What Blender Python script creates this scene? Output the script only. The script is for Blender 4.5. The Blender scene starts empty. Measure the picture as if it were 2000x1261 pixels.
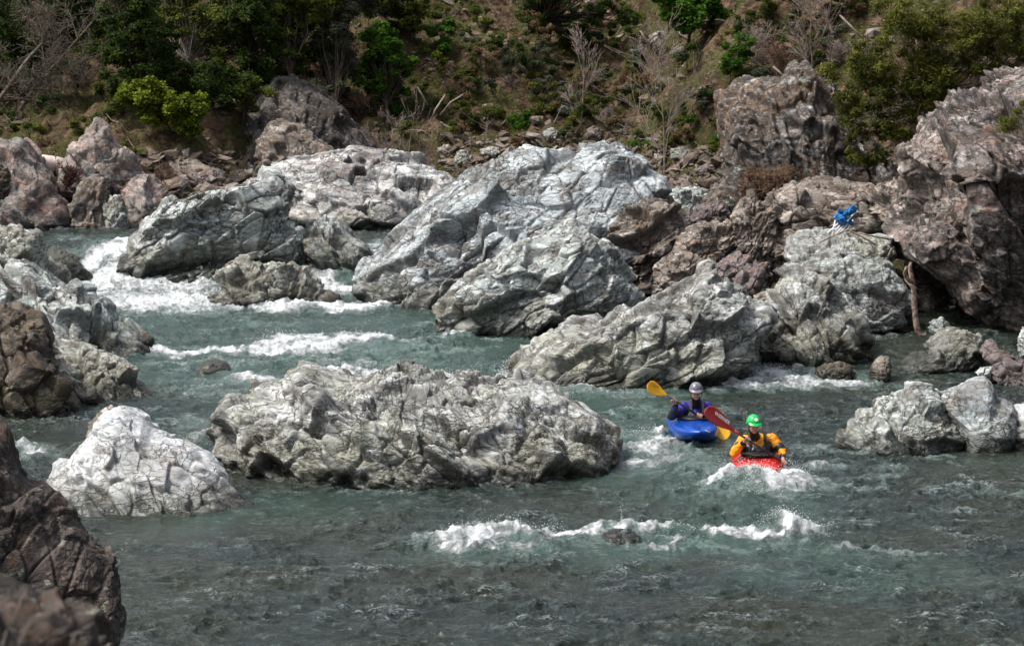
import bpy, bmesh, math, random
import numpy as np
from mathutils import Vector, Matrix
R = math.radians
scene = bpy.context.scene
COL = scene.collection

# ------------------------------------------------------------ camera, sky, sun, exposure
CAMZ = 7.6
FPX = 6111.0                      # focal length in photograph pixels (2000 wide)
PITCH = math.atan(805.5 / FPX)
cam_d = bpy.data.cameras.new('camera')
cam = bpy.data.objects.new('camera', cam_d); COL.objects.link(cam)
cam.location = (0, 0, CAMZ); cam.rotation_euler = (math.pi/2 - PITCH, 0, 0)
cam_d.sensor_width = 36; cam_d.lens = 36 * FPX / 2000
cam_d.clip_start = .5; cam_d.clip_end = 2000
cam_d.dof.use_dof = True; cam_d.dof.focus_distance = 44.0; cam_d.dof.aperture_fstop = 5.6
scene.camera = cam
SUN_EL, SUN_AZ = R(58), R(-172)      # azimuth of the sun measured from +X
world = bpy.data.worlds.new('World'); scene.world = world; world.use_nodes = True
nt = world.node_tree; bg = nt.nodes['Background']
sky = nt.nodes.new('ShaderNodeTexSky'); sky.sky_type = 'NISHITA'; sky.sun_disc = False
sky.sun_elevation = SUN_EL; sky.sun_rotation = math.pi/2 - SUN_AZ
sky.air_density = 1.0; sky.dust_density = 6.0; sky.ozone_density = 1.0
hs = nt.nodes.new('ShaderNodeHueSaturation'); hs.inputs['Saturation'].default_value = .55
nt.links.new(sky.outputs[0], hs.inputs['Color']); nt.links.new(hs.outputs[0], bg.inputs['Color'])
bg.inputs['Strength'].default_value = .15
sun_d = bpy.data.lights.new('sun', 'SUN'); sun = bpy.data.objects.new('sun', sun_d); COL.objects.link(sun)
sun_d.energy = 3.1; sun_d.angle = R(13); sun_d.color = (1, .97, .93)
sd = Vector((math.cos(SUN_EL)*math.cos(SUN_AZ), math.cos(SUN_EL)*math.sin(SUN_AZ), math.sin(SUN_EL)))
sun.rotation_euler = sd.to_track_quat('Z', 'Y').to_euler()
vs = scene.view_settings; vs.view_transform = 'Standard'; vs.look = 'None'; vs.exposure = 0.33; vs.gamma = 1
scene.cycles.max_bounces = 5; scene.cycles.diffuse_bounces = 3; scene.cycles.glossy_bounces = 2
scene.cycles.transmission_bounces = 2; scene.cycles.transparent_max_bounces = 4

# ------------------------------------------------------------ numpy noise
_rng = np.random.RandomState(7)
PERM = np.concatenate([_rng.permutation(256)]*3).astype(np.int32)
_g = _rng.normal(size=(256, 3)); GR = (_g / np.linalg.norm(_g, axis=1)[:, None]).astype(np.float32)
HV = _rng.rand(256, 6).astype(np.float32)
def hash3(i, j, k):
    return PERM[(PERM[(PERM[i & 255] + j) & 255] + k) & 255]
def noise3(P, seed=0):
    P = P.astype(np.float32) + np.float32(seed*17.31)
    I = np.floor(P).astype(np.int32); F = P - I
    U = F*F*F*(F*(F*6-15)+10)
    out = np.zeros(len(P), np.float32)
    for dx in (0, 1):
        wx = U[:, 0] if dx else 1-U[:, 0]
        for dy in (0, 1):
            wy = U[:, 1] if dy else 1-U[:, 1]
            for dz in (0, 1):
                wz = U[:, 2] if dz else 1-U[:, 2]
                g = GR[hash3(I[:, 0]+dx, I[:, 1]+dy, I[:, 2]+dz)]
                out += wx*wy*wz*(g[:, 0]*(F[:, 0]-dx)+g[:, 1]*(F[:, 1]-dy)+g[:, 2]*(F[:, 2]-dz))
    return out*1.5
def fbm(P, oct=4, seed=0, gain=.5, lac=2.03):
    o = np.zeros(len(P), np.float32); a = 1.0; f = 1.0
    for i in range(oct):
        o += a*noise3(P*f, seed+i); a *= gain; f *= lac
    return o
def ridged(P, oct=4, seed=0, gain=.5):
    o = np.zeros(len(P), np.float32); a = 1.0; f = 1.0
    for i in range(oct):
        o += a*(1-np.abs(noise3(P*f, seed+i))*2); a *= gain; f *= 2.07
    return o
def noise2(X, Y, seed=0):
    """2-D gradient noise (z layer chosen by the seed)"""
    X = X + seed*13.7; Y = Y + seed*7.9
    I = np.floor(X).astype(np.int32); J = np.floor(Y).astype(np.int32)
    fx = (X-I).astype(np.float32); fy = (Y-J).astype(np.float32)
    u = fx*fx*fx*(fx*(fx*6-15)+10); v = fy*fy*fy*(fy*(fy*6-15)+10)
    out = 0
    for dx in (0, 1):
        for dy in (0, 1):
            g = GR[hash3(I+dx, J+dy, np.full_like(I, seed & 255))]
            out = out + (u if dx else 1-u)*(v if dy else 1-v)*(g[..., 0]*(fx-dx)+g[..., 1]*(fy-dy))
    return out*1.7
def cells(P, seed=0, jit=.8, tilt=.6, bw=.12):
    """voronoi cells: smooth-edged height of randomly tilted cell planes, and distance to the edge"""
    P = P.astype(np.float32) + np.float32(seed*5.77)
    B = np.floor(P-.5).astype(np.int32)
    d1 = np.full(len(P), 9., np.float32); d2 = d1.copy(); h1 = np.zeros(len(P), np.float32); h2 = h1.copy()
    for dx in (0, 1):
        for dy in (0, 1):
            for dz in (0, 1):
                C = B + np.array((dx, dy, dz), np.int32)
                v = HV[hash3(C[:, 0], C[:, 1], C[:, 2])]
                V = P - (C + .5 + (v[:, :3]-.5)*jit)
                d = (V*V).sum(1)
                h = (v[:, 3]-.5) + tilt*(V[:, 0]*(v[:, 4]-.5)+V[:, 1]*(v[:, 5]-.5)+V[:, 2]*(v[:, 0]-.5))*2
                m = d < d1; m2 = (~m) & (d < d2)
                d2 = np.where(m, d1, np.where(m2, d, d2)); h2 = np.where(m, h1, np.where(m2, h, h2))
                d1 = np.where(m, d, d1); h1 = np.where(m, h, h1)
    e = np.sqrt(d2)-np.sqrt(d1)
    w = .5+.5*sstep(0, bw, e)
    return h1*w+h2*(1-w), e
def sstep(a, b, x):
    t = np.clip((x-a)/(b-a), 0, 1); return t*t*(3-2*t)

# ------------------------------------------------------------ photograph pixel -> ray -> world
FW = np.array((0, math.cos(PITCH), -math.sin(PITCH))); UP = np.array((0, math.sin(PITCH), math.cos(PITCH)))
def ray(px, py):
    return FW*FPX + np.array((px-1000., 0, 0)) + UP*(630.5-py)
def P(px, py, Y):
    d = ray(px, py); t = Y/d[1]
    return np.array((d[0]*t, Y, CAMZ+d[2]*t))
def SC(Y): return FPX/Y            # photograph pixels per metre at distance Y

# ------------------------------------------------------------ ground and water height functions
def water_level(X, Y):
    X = np.asarray(X, float); Y = np.asarray(Y, float)
    z = .10*sstep(49, 60, Y) + .62*sstep(61.6, 64.2, Y)*sstep(2.0, -2.0, X-0*Y)
    z = z + .22*sstep(50.3, 52.6, Y)*sstep(2.8, 3.6, X)*(1-sstep(57, 60, Y))
    return z
def ground_h(X, Y):
    X = np.asarray(X, float); Y = np.asarray(Y, float)
    foot = 80 - 17*sstep(2.6, 6.5, X) + 3*np.sin(X*.35) - 8.5*sstep(-4.5, -8, X)
    t = np.maximum(Y-foot, 0)
    h = .7 + .13*t + .0042*t*t
    h = np.where(t > 30, 8.38+(t-30)*.21, h)
    g = -1.5 + (h+1.5)*sstep(-5, 1, Y-foot)
    # right bank below the crags
    rb = sstep(3.6, 6.2, X-(Y-52)*.0)*sstep(53, 57, Y)
    g = np.maximum(g, -1.5+rb*2.1)
    side = sstep(9.5, 13.5, np.abs(X)-(Y-50)*.09)*sstep(38, 46, Y)
    g = np.maximum(g, -1.5 + side*(3.6 + .12*np.abs(X)))
    near = 5.6 - Y*.12 - 6.5*sstep(13, 25, Y)
    g = np.where(Y < 27, np.maximum(g, near), g)
    return g
def hit(px, py, f, y0=24., y1=160.):
    d = ray(px, py); Ys = np.linspace(y0, y1, 2600)
    t = Ys/d[1]; Z = CAMZ+d[2]*t; X = d[0]*t
    below = Z < f(X, Ys)
    i = int(np.argmax(below)) if below.any() else len(Ys)-1
    return np.array((X[i], Ys[i], Z[i]))
def W(px, py): return hit(px, py, water_level)
def G(px, py): return hit(px, py, ground_h)

# ------------------------------------------------------------ mesh and object helpers
def mesh_np(name, V, F, mats=(), smooth=False, attrs=None, mat_idx=None):
    me = bpy.data.meshes.new(name)
    V = np.asarray(V, np.float32); F = np.asarray(F, np.int32)
    me.vertices.add(len(V)); me.vertices.foreach_set('co', V.ravel())
    k = F.shape[1]
    me.loops.add(F.size); me.loops.foreach_set('vertex_index', F.ravel())
    me.polygons.add(len(F)); me.polygons.foreach_set('loop_start', np.arange(0, F.size, k, dtype=np.int32))
    try: me.polygons.foreach_set('loop_total', np.full(len(F), k, np.int32))
    except Exception: pass
    me.polygons.foreach_set('use_smooth', np.full(len(F), bool(smooth)))
    for m in (mats if isinstance(mats, (list, tuple)) else (mats,)): me.materials.append(m)
    if mat_idx is not None: me.polygons.foreach_set('material_index', np.asarray(mat_idx, np.int32))
    me.update(calc_edges=True)
    for an, av in (attrs or {}).items():
        a = me.attributes.new(an, 'FLOAT', 'POINT'); a.data.foreach_set('value', np.asarray(av, np.float32))
    return me
def link(name, me, parent=None, loc=None):
    o = bpy.data.objects.new(name, me); COL.objects.link(o)
    if parent is not None: o.parent = parent
    if loc is not None: o.location = loc
    return o
def tag(o, label=None, cat=None, group=None, kind=None):
    if label: o['label'] = label
    if cat: o['category'] = cat
    if group: o['group'] = group
    if kind: o['kind'] = kind
    return o
def empty(name, loc, label, cat, group=None):
    o = bpy.data.objects.new(name, None); COL.objects.link(o); o.location = Vector(loc)
    o.empty_display_size = .2
    return tag(o, label, cat, group)
class MB:
    """collects geometry in world coordinates"""
    def __init__(s): s.V = []; s.F = []; s.n = 0
    def add(s, V, F):
        V = np.asarray(V, float); F = np.asarray(F, int)
        if F.shape[1] == 3: F = np.hstack([F, F[:, 2:3]])
        s.V.append(V); s.F.append(F+s.n); s.n += len(V)
    def tube(s, pts, rad, k=6, cap=True):
        pts = [np.asarray(p, float) for p in pts]; n = len(pts)
        if not hasattr(rad, '__len__'): rad = [rad]*n
        V = []; up = np.array((.13, .21, 1.))
        for i, p in enumerate(pts):
            t = pts[min(i+1, n-1)]-pts[max(i-1, 0)]; t = t/(np.linalg.norm(t)+1e-9)
            a = np.cross(t, up)
            if np.linalg.norm(a) < .05: a = np.cross(t, (1, 0, 0))
            a /= np.linalg.norm(a); b = np.cross(t, a)
            for j in range(k):
                c = 2*math.pi*j/k; V.append(p+rad[i]*(a*math.cos(c)+b*math.sin(c)))
        F = [(i*k+j, i*k+(j+1) % k, (i+1)*k+(j+1) % k, (i+1)*k+j) for i in range(n-1) for j in range(k)]
        if cap:
            V += [pts[0], pts[-1]]
            F += [(n*k, (j+1) % k, j, j) for j in range(k)]
            F += [(n*k+1, (n-1)*k+j, (n-1)*k+(j+1) % k, (n-1)*k+(j+1) % k) for j in range(k)]
        s.add(V, F)
    def build(s, name, mats, parent=None, smooth=True, loc=None, attrs=None):
        V = np.vstack(s.V); F = np.vstack(s.F)
        base = np.array(loc if loc is not None else (0, 0, 0), float)
        if parent is not None:
            base = np.zeros(3); q_ = parent
            while q_ is not None: base = base+np.array(q_.location); q_ = q_.parent
        tri = F[:, 2] == F[:, 3]
        if tri.any():
            me = bpy.data.meshes.new(name)
            me.from_pydata((V-base).tolist(), [], [tuple(f[:3]) if t else tuple(f) for f, t in zip(F.tolist(), tri)])
            for m in (mats if isinstance(mats, (list, tuple)) else (mats,)): me.materials.append(m)
            me.polygons.foreach_set('use_smooth', np.full(len(me.polygons), bool(smooth))); me.update()
            for an, av in (attrs or {}).items():
                a = me.attributes.new(an, 'FLOAT', 'POINT'); a.data.foreach_set('value', np.asarray(av, np.float32))
        else: me = mesh_np(name, V-base, F, mats, smooth, attrs)
        if parent is not None:
            o = bpy.data.objects.new(name, me); COL.objects.link(o); o.parent = parent
            return o
        return link(name, me, None, Vector(base))

# ------------------------------------------------------------ materials
class N:
    def __init__(s, name):
        s.m = bpy.data.materials.new(name); s.m.use_nodes = True; s.t = s.m.node_tree
        s.b = s.t.nodes['Principled BSDF']; s.out = s.t.nodes['Material Output']
    def n(s, typ, **kw):
        x = s.t.nodes.new(typ)
        for k, v in kw.items():
            if k in x.inputs: s.put(x.inputs[k], v)
            else: setattr(x, k, v)
        return x
    def put(s, inp, v):
        if hasattr(v, 'is_output') and v.is_output: s.t.links.new(v, inp)
        elif isinstance(v, (tuple, list)) and len(v) == 3 and inp.type == 'RGBA': inp.default_value = (*v, 1)
        else: inp.default_value = v
    def set(s, **kw):
        for k, v in kw.items(): s.put(s.b.inputs[k.replace('_', ' ')], v)
    def coord(s, kind='Object'): return s.n('ShaderNodeTexCoord').outputs[kind]
    def attr(s, name): return s.n('ShaderNodeAttribute', attribute_name=name).outputs['Fac']
    def mapping(s, v, rot=(0, 0, 0), scale=(1, 1, 1), loc=(0, 0, 0)):
        x = s.n('ShaderNodeMapping'); s.t.links.new(v, x.inputs['Vector'])
        x.inputs['Rotation'].default_value = rot; x.inputs['Scale'].default_value = scale; x.inputs['Location'].default_value = loc
        return x.outputs[0]
    def noise(s, v, scale, detail=5, rough=.55, dist=0):
        x = s.n('ShaderNodeTexNoise'); s.t.links.new(v, x.inputs['Vector'])
        x.inputs['Scale'].default_value = scale; x.inputs['Detail'].default_value = detail
        x.inputs['Roughness'].default_value = rough; x.inputs['Distortion'].default_value = dist
        return x.outputs['Fac']
    def voro(s, v, scale, feature='DISTANCE_TO_EDGE'):
        x = s.n('ShaderNodeTexVoronoi', feature=feature); s.t.links.new(v, x.inputs['Vector'])
        x.inputs['Scale'].default_value = scale
        return x.outputs['Distance']
    def ramp(s, f, a, b, lo=0., hi=1.):
        x = s.n('ShaderNodeMapRange', interpolation_type='SMOOTHSTEP'); s.put(x.inputs['Value'], f)
        x.inputs['From Min'].default_value = a; x.inputs['From Max'].default_value = b
        x.inputs['To Min'].default_value = lo; x.inputs['To Max'].default_value = hi
        return x.outputs[0]
    def math(s, op, a, b=0., c=None):
        x = s.n('ShaderNodeMath', operation=op); s.put(x.inputs[0], a); s.put(x.inputs[1], b)
        if c is not None: s.put(x.inputs[2], c)
        return x.outputs[0]
    def mix(s, f, a, b, blend='MIX'):
        x = s.n('ShaderNodeMix', data_type='RGBA', blend_type=blend)
        s.put(x.inputs[0], f); s.put(x.inputs[6], a); s.put(x.inputs[7], b)
        return x.outputs[2]
    def bump(s, h, strength=.5, dist=.02):
        x = s.n('ShaderNodeBump'); s.put(x.inputs['Height'], h)
        x.inputs['Strength'].default_value = strength; x.inputs['Distance'].default_value = dist
        s.t.links.new(x.outputs[0], s.b.inputs['Normal']); return x
def plain(name, col, rough=.6, spec=.5, var=.0, scale=20, bump=0):
    m = N(name); m.set(Roughness=rough)
    m.b.inputs['Specular IOR Level'].default_value = spec
    c = m.coord(); f = m.noise(c, scale, 4)
    dark = tuple(x*(1-var) for x in col); lite = tuple(min(1, x*(1+var)) for x in col)
    m.set(Base_Color=m.mix(m.ramp(f, .35, .65), dark, lite))
    if bump: m.bump(f, 1., bump)
    return m.m

def rock_mat(name, A, B, creasecol=(.035, .028, .022), stain=(.22, .14, .08), stain_amt=.35, angle=0., lichen=0., grime=.55, pale=None, patch=None, creaseamt=.95, crackscale=1.):
    m = N(name); v = m.coord()
    vs_ = m.mapping(v, rot=(0, R(angle), 0), scale=(1, 1, 2.3))
    big = m.noise(v, .9, 6, .62)
    col = m.mix(m.ramp(big, .38, .60), B, A)
    st = m.noise(vs_, 1.7, 7, .65, .6)
    col = m.mix(m.math('MULTIPLY', m.ramp(st, .52, .68), stain_amt), col, stain)
    if patch is not None:
        pn = m.noise(m.mapping(v, loc=(5.3, 2.1, 8.8)), .55, 5, .6)
        col = m.mix(m.ramp(pn, .5, .58), col, patch)
    if pale is not None:
        pn = m.noise(m.mapping(vs_, loc=(1.3, 7.1, 3.8)), 2.6, 6, .7)
        col = m.mix(m.ramp(pn, .52, .62), col, pale)
    gn = m.noise(m.mapping(v, rot=(0, R(angle), 0), scale=(1, 1, 1.7), loc=(9.3, 3.1, 1.8)), 1.0, 6, .66, .5)
    col = m.mix(m.math('MULTIPLY', m.ramp(gn, .50, .57), grime), col, m.mix(m.ramp(m.noise(v, 3, 3), .4, .6), tuple(x*.42 for x in B), tuple(x*.42 for x in stain)))
    fine = m.noise(vs_, 9, 8, .72)
    col = m.mix(1., col, m.n('ShaderNodeCombineColor', Red=m.ramp(fine, .3, .68, .80, 1.12), Green=m.ramp(fine, .3, .68, .80, 1.12), Blue=m.ramp(fine, .3, .68, .80, 1.12)).outputs[0], 'MULTIPLY')
    # thin fracture lines, coloured darker together with the creases in cav
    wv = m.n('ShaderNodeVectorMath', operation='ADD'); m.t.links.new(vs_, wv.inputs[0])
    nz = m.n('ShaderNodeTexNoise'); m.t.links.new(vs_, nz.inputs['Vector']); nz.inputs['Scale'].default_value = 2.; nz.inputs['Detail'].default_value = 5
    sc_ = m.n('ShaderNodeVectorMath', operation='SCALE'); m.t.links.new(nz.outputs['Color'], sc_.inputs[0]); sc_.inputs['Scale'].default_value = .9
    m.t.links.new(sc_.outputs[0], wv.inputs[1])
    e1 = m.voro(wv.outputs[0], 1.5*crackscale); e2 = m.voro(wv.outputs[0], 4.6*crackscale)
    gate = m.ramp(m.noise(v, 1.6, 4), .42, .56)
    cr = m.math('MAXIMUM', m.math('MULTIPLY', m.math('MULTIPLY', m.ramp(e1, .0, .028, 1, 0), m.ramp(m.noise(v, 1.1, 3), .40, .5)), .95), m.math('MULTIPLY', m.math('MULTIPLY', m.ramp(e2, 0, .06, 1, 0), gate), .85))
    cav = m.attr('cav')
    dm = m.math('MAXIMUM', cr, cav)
    dm = m.math('MULTIPLY', dm, m.math('MULTIPLY', m.ramp(m.noise(v, 14, 4), .25, .5, .6, 1), creaseamt))
    col = m.mix(dm, col, creasecol)
    if lichen:
        l1 = m.noise(v, 5.5, 6, .7); l2 = m.noise(m.mapping(v, loc=(4, 4, 1)), 9, 6, .7)
        col = m.mix(m.math('MULTIPLY', m.ramp(l1, .5, .58), lichen), col, (.028, .024, .02))
        col = m.mix(m.math('MULTIPLY', m.ramp(l2, .58, .63), lichen*.8), col, (.30, .30, .24))
    geo = m.n('ShaderNodeNewGeometry'); sep = m.n('ShaderNodeSeparateXYZ'); m.t.links.new(geo.outputs['Position'], sep.inputs[0])
    wl = m.math('SUBTRACT', sep.outputs['Z'], m.attr('wz'))
    wet = m.ramp(m.math('ADD', wl, m.math('MULTIPLY', m.noise(v, 2.2, 5), -.42)), -.12, .10, 1, 0)
    alg = m.ramp(m.math('ADD', wl, m.math('MULTIPLY', m.noise(v, 1.6, 4), -.8)), -.2, .35, .65, 0)
    col = m.mix(alg, col, m.mix(.55, col, (.13, .12, .075)))
    col = m.mix(wet, col, m.mix(1., col, (.25, .26, .24), 'MULTIPLY'))
    m.set(Base_Color=col, Roughness=m.ramp(wet, 0, 1, .82, .25))
    m.b.inputs['Specular IOR Level'].default_value = .35
    hgt = m.math('ADD', m.math('MULTIPLY', m.noise(vs_, 5, 7, .62), .8), m.math('MULTIPLY', cr, -.5))
    hgt = m.math('ADD', hgt, m.math('MULTIPLY', m.noise(v, 38, 4, .6), .12))
    m.bump(hgt, .9, .045)
    return m.m
# ------------------------------------------------------------ rocks
M = {}
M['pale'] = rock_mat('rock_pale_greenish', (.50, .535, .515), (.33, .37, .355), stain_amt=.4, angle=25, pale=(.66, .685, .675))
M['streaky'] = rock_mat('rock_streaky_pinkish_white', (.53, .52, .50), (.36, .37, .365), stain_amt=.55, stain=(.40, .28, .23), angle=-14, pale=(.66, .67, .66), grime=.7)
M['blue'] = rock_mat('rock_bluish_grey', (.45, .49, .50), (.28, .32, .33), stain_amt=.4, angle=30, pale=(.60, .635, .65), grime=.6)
M['white'] = rock_mat('rock_whitish', (.62, .64, .65), (.45, .47, .475), stain_amt=.25, grime=.45, angle=-30, pale=(.74, .76, .78), creaseamt=.6)
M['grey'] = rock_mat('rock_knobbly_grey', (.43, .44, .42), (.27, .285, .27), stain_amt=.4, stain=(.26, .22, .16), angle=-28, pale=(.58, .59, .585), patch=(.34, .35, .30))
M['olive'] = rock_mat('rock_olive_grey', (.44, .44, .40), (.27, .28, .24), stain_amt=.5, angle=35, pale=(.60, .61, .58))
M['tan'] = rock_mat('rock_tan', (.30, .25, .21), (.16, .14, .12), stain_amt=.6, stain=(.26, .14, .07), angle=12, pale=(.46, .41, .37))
M['pink'] = rock_mat('rock_pinkish', (.40, .29, .25), (.24, .22, .205), stain_amt=.4, stain=(.42, .22, .15), angle=-50, pale=(.46, .36, .32), patch=(.22, .22, .20), creaseamt=.7)
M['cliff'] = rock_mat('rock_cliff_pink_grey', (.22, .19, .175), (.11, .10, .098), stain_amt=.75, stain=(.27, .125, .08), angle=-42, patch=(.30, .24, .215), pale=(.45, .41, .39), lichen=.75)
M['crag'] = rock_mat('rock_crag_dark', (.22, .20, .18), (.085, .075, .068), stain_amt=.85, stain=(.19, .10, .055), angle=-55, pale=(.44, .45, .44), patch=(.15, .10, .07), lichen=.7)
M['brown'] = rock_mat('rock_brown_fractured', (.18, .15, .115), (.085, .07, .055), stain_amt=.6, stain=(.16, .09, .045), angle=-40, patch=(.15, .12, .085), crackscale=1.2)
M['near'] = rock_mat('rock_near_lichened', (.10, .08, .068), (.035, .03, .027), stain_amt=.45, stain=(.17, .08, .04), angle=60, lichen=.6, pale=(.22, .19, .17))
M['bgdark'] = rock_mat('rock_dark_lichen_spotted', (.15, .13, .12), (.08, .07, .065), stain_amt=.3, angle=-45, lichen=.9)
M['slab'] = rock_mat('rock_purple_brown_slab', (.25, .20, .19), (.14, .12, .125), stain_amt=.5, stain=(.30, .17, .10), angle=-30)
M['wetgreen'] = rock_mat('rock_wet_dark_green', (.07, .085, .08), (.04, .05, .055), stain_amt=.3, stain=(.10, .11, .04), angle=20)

_cs = {}
def cubesphere(n):
    if n in _cs: return _cs[n]
    t = np.tan(np.linspace(-1, 1, n+1)*math.pi/4)
    A, B = np.meshgrid(t, t, indexing='ij'); one = np.ones_like(A)
    Vs = []; Fs = []; k = (n+1)**2
    idx = np.arange(k).reshape(n+1, n+1)
    q = np.stack([idx[:-1, :-1], idx[1:, :-1], idx[1:, 1:], idx[:-1, 1:]], -1).reshape(-1, 4)
    for i, (f, flip) in enumerate([((A, one*-1, B), 0), ((A, one, B), 1), ((one, A, B), 0), ((-one, A, B), 1), ((A, B, one), 0), ((A, B, -one), 1)]):
        V = np.stack([c.ravel() for c in f], 1); V = V/np.linalg.norm(V, axis=1)[:, None]
        Vs.append(V); Fs.append((q[:, ::-1] if flip else q)+i*k)
    V = np.vstack(Vs); F = np.vstack(Fs)
    # weld the seams
    key = np.round(V*1e5).astype(np.int64); key = key[:, 0]*4000003+key[:, 1]*2003+key[:, 2]
    _, first, inv = np.unique(key, return_index=True, return_inverse=True)
    V = V[first]; F = inv.reshape(-1)[F]
    _cs[n] = (V, F); return V, F
def vnormals(V, F):
    n = np.cross(V[F[:, 2]]-V[F[:, 0]], V[F[:, 3]]-V[F[:, 1]])
    N_ = np.zeros_like(V)
    for j in range(4):
        for c in range(3): N_[:, c] += np.bincount(F[:, j], n[:, c], len(V))
    return N_/(np.linalg.norm(N_, axis=1)[:, None]+1e-9)

def rock(name, label, cat, outline, mat, Y=None, yf=None, yc=None, T=None, Tb=None, lean=.35, p=2.2, off=(0, .12), ext=60,
         strata=0., seed=1, rough=1., ledge=1., facet=1., crack=1., res=1., group=None, knob=0., wz=None, centre=None):
    """a boulder whose silhouette follows an outline (photograph pixels) at its own distance; it bulges T metres towards
    the camera and Tb away, leans back by `lean`, and is carved by facets, ledges and cracks"""
    pts = [tuple(map(float, q)) for q in outline]
    if yf is not None:                       # stands in water: close the outline below the surface
        xs = [q[0] for q in pts]; mx = (pts[0][0]+pts[-1][0])/2
        cx_ = sum(xs)/len(xs)
        Yf = W(mx, yf)[1]
        yc = yc if yc is not None else (pts[0][1]+pts[-1][1])/2
        Yc = max(W(mx, yc)[1], Yf+.25)
        T = T or (Yc-Yf)*1.06
        pts = pts+[(pts[-1][0]-.05*(pts[-1][0]-mx), pts[-1][1]+ext), (mx, max(pts[0][1], pts[-1][1])+ext*1.1), (pts[0][0]-.05*(pts[0][0]-mx), pts[0][1]+ext)]
        vref = yc
        wz = float(water_level(P(mx, yc, Yc)[0], Yc)) if wz is None else wz
    else:
        Yc = Y; vref = max(q[1] for q in pts); T = T or 1.
        wz = -50 if wz is None else wz
    Tb = Tb or T
    A = np.array(pts); lo, hi = A.min(0), A.max(0)
    c = (lo+hi)/2 if centre is None else np.array(centre, float)
    # polar outline
    nt_ = 1440; th = np.linspace(-math.pi, math.pi, nt_, endpoint=False); rr = np.zeros(nt_)
    dx, dy = np.cos(th), -np.sin(th)
    for i in range(len(pts)):
        p0 = A[i]-c; p1 = A[(i+1) % len(pts)]-c; e = p1-p0
        den = dx*e[1]-dy*e[0]; den = np.where(np.abs(den) < 1e-9, 1e-9, den)
        t = (p0[0]*e[1]-p0[1]*e[0])/den; u = (p0[0]*dy-p0[1]*dx)/den
        ok = (t > 0) & (u >= -.001) & (u <= 1.001); rr = np.where(ok & (t > rr), t, rr)
    ker = np.array([1, 2, 3, 4, 3, 2, 1.]); ker /= ker.sum()
    for _ in range(2): rr = np.convolve(np.concatenate([rr[-3:], rr, rr[:3]]), ker, 'valid')
    wpx, hpx = hi-lo
    n = int(np.clip(math.sqrt(wpx*hpx)*.5*.62*res, 26, 190))
    D, F = cubesphere(n)
    theta = np.arctan2(D[:, 2], D[:, 0]); s = np.sqrt(D[:, 0]**2+D[:, 2]**2); s = np.clip(s, 0, 1)
    Rr = np.interp(theta, np.append(th, math.pi), np.append(rr, rr[0]))
    u = c[0]+np.cos(theta)*Rr*s + off[0]*wpx*(1-s*s)
    v = c[1]-np.sin(theta)*Rr*s + off[1]*hpx*(1-s*s)
    sc = SC(Yc)
    bul = (1-s**p)**(1/p)
    Yv = Yc + lean*np.maximum(vref-v, 0)/sc - np.where(D[:, 1] < 0, T, -Tb)*bul
    # outline positions at the distance of the middle plane, bulge along Y
    Ym = Yc + lean*np.maximum(vref-v, 0)/sc
    d0 = FW[None]*FPX+np.stack([u-1000, 0*u, 0*u], 1)+UP[None]*(630.5-v)[:, None]
    V = d0*(Ym/d0[:, 1])[:, None]; V[:, 2] += CAMZ
    V[:, 1] = Yv
    S = min(wpx, hpx)/sc
    Nn = vnormals(V, F)
    if (Nn*(V-V.mean(0))).sum() < 0: F = F[:, ::-1]; Nn = -Nn
    # strata frame
    a = R(strata); cs, sn = math.cos(a), math.sin(a)
    Q = np.stack([V[:, 0]*cs-V[:, 2]*sn*-1, V[:, 1], -V[:, 0]*sn+V[:, 2]*cs], 1)
    L = Q*np.array((1, 1, 2.1))
    warp = fbm(Q/(S*.5+.2), 3, seed+20)
    Lw = L + np.stack([warp, fbm(Q/(S*.5+.2)+9, 2, seed+24), warp*.8], 1)*.11
    fr = .45+.55*np.sqrt(np.clip(1-s**2.5, 0, 1))
    disp = .06*S*fbm(Q/(S*.55+.1), 2, seed)
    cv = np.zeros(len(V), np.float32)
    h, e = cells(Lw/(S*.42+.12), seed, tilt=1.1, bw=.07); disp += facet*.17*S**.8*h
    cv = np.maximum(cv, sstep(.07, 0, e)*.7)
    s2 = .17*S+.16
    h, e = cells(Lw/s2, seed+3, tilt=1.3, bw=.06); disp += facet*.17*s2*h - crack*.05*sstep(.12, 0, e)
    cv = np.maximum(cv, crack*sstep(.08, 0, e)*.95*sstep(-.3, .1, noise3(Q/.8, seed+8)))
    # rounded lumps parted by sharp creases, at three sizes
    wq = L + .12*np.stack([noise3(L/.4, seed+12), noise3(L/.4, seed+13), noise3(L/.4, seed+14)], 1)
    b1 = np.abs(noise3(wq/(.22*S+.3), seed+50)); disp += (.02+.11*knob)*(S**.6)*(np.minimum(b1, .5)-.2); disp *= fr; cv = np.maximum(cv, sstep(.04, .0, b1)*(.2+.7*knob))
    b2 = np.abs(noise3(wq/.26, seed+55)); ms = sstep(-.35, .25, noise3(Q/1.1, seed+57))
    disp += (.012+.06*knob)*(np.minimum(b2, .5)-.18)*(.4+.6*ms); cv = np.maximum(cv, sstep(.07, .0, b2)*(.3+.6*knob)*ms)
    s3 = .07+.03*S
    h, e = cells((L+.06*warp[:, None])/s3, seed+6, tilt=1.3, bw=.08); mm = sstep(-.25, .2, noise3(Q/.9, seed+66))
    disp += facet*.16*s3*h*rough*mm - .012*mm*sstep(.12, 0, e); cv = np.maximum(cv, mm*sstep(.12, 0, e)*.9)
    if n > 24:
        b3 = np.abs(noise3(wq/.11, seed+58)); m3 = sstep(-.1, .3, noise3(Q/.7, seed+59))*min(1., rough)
        disp += .014*(np.minimum(b3, .5)-.18)*m3; cv = np.maximum(cv, sstep(.09, .0, b3)*.7*m3)
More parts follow.
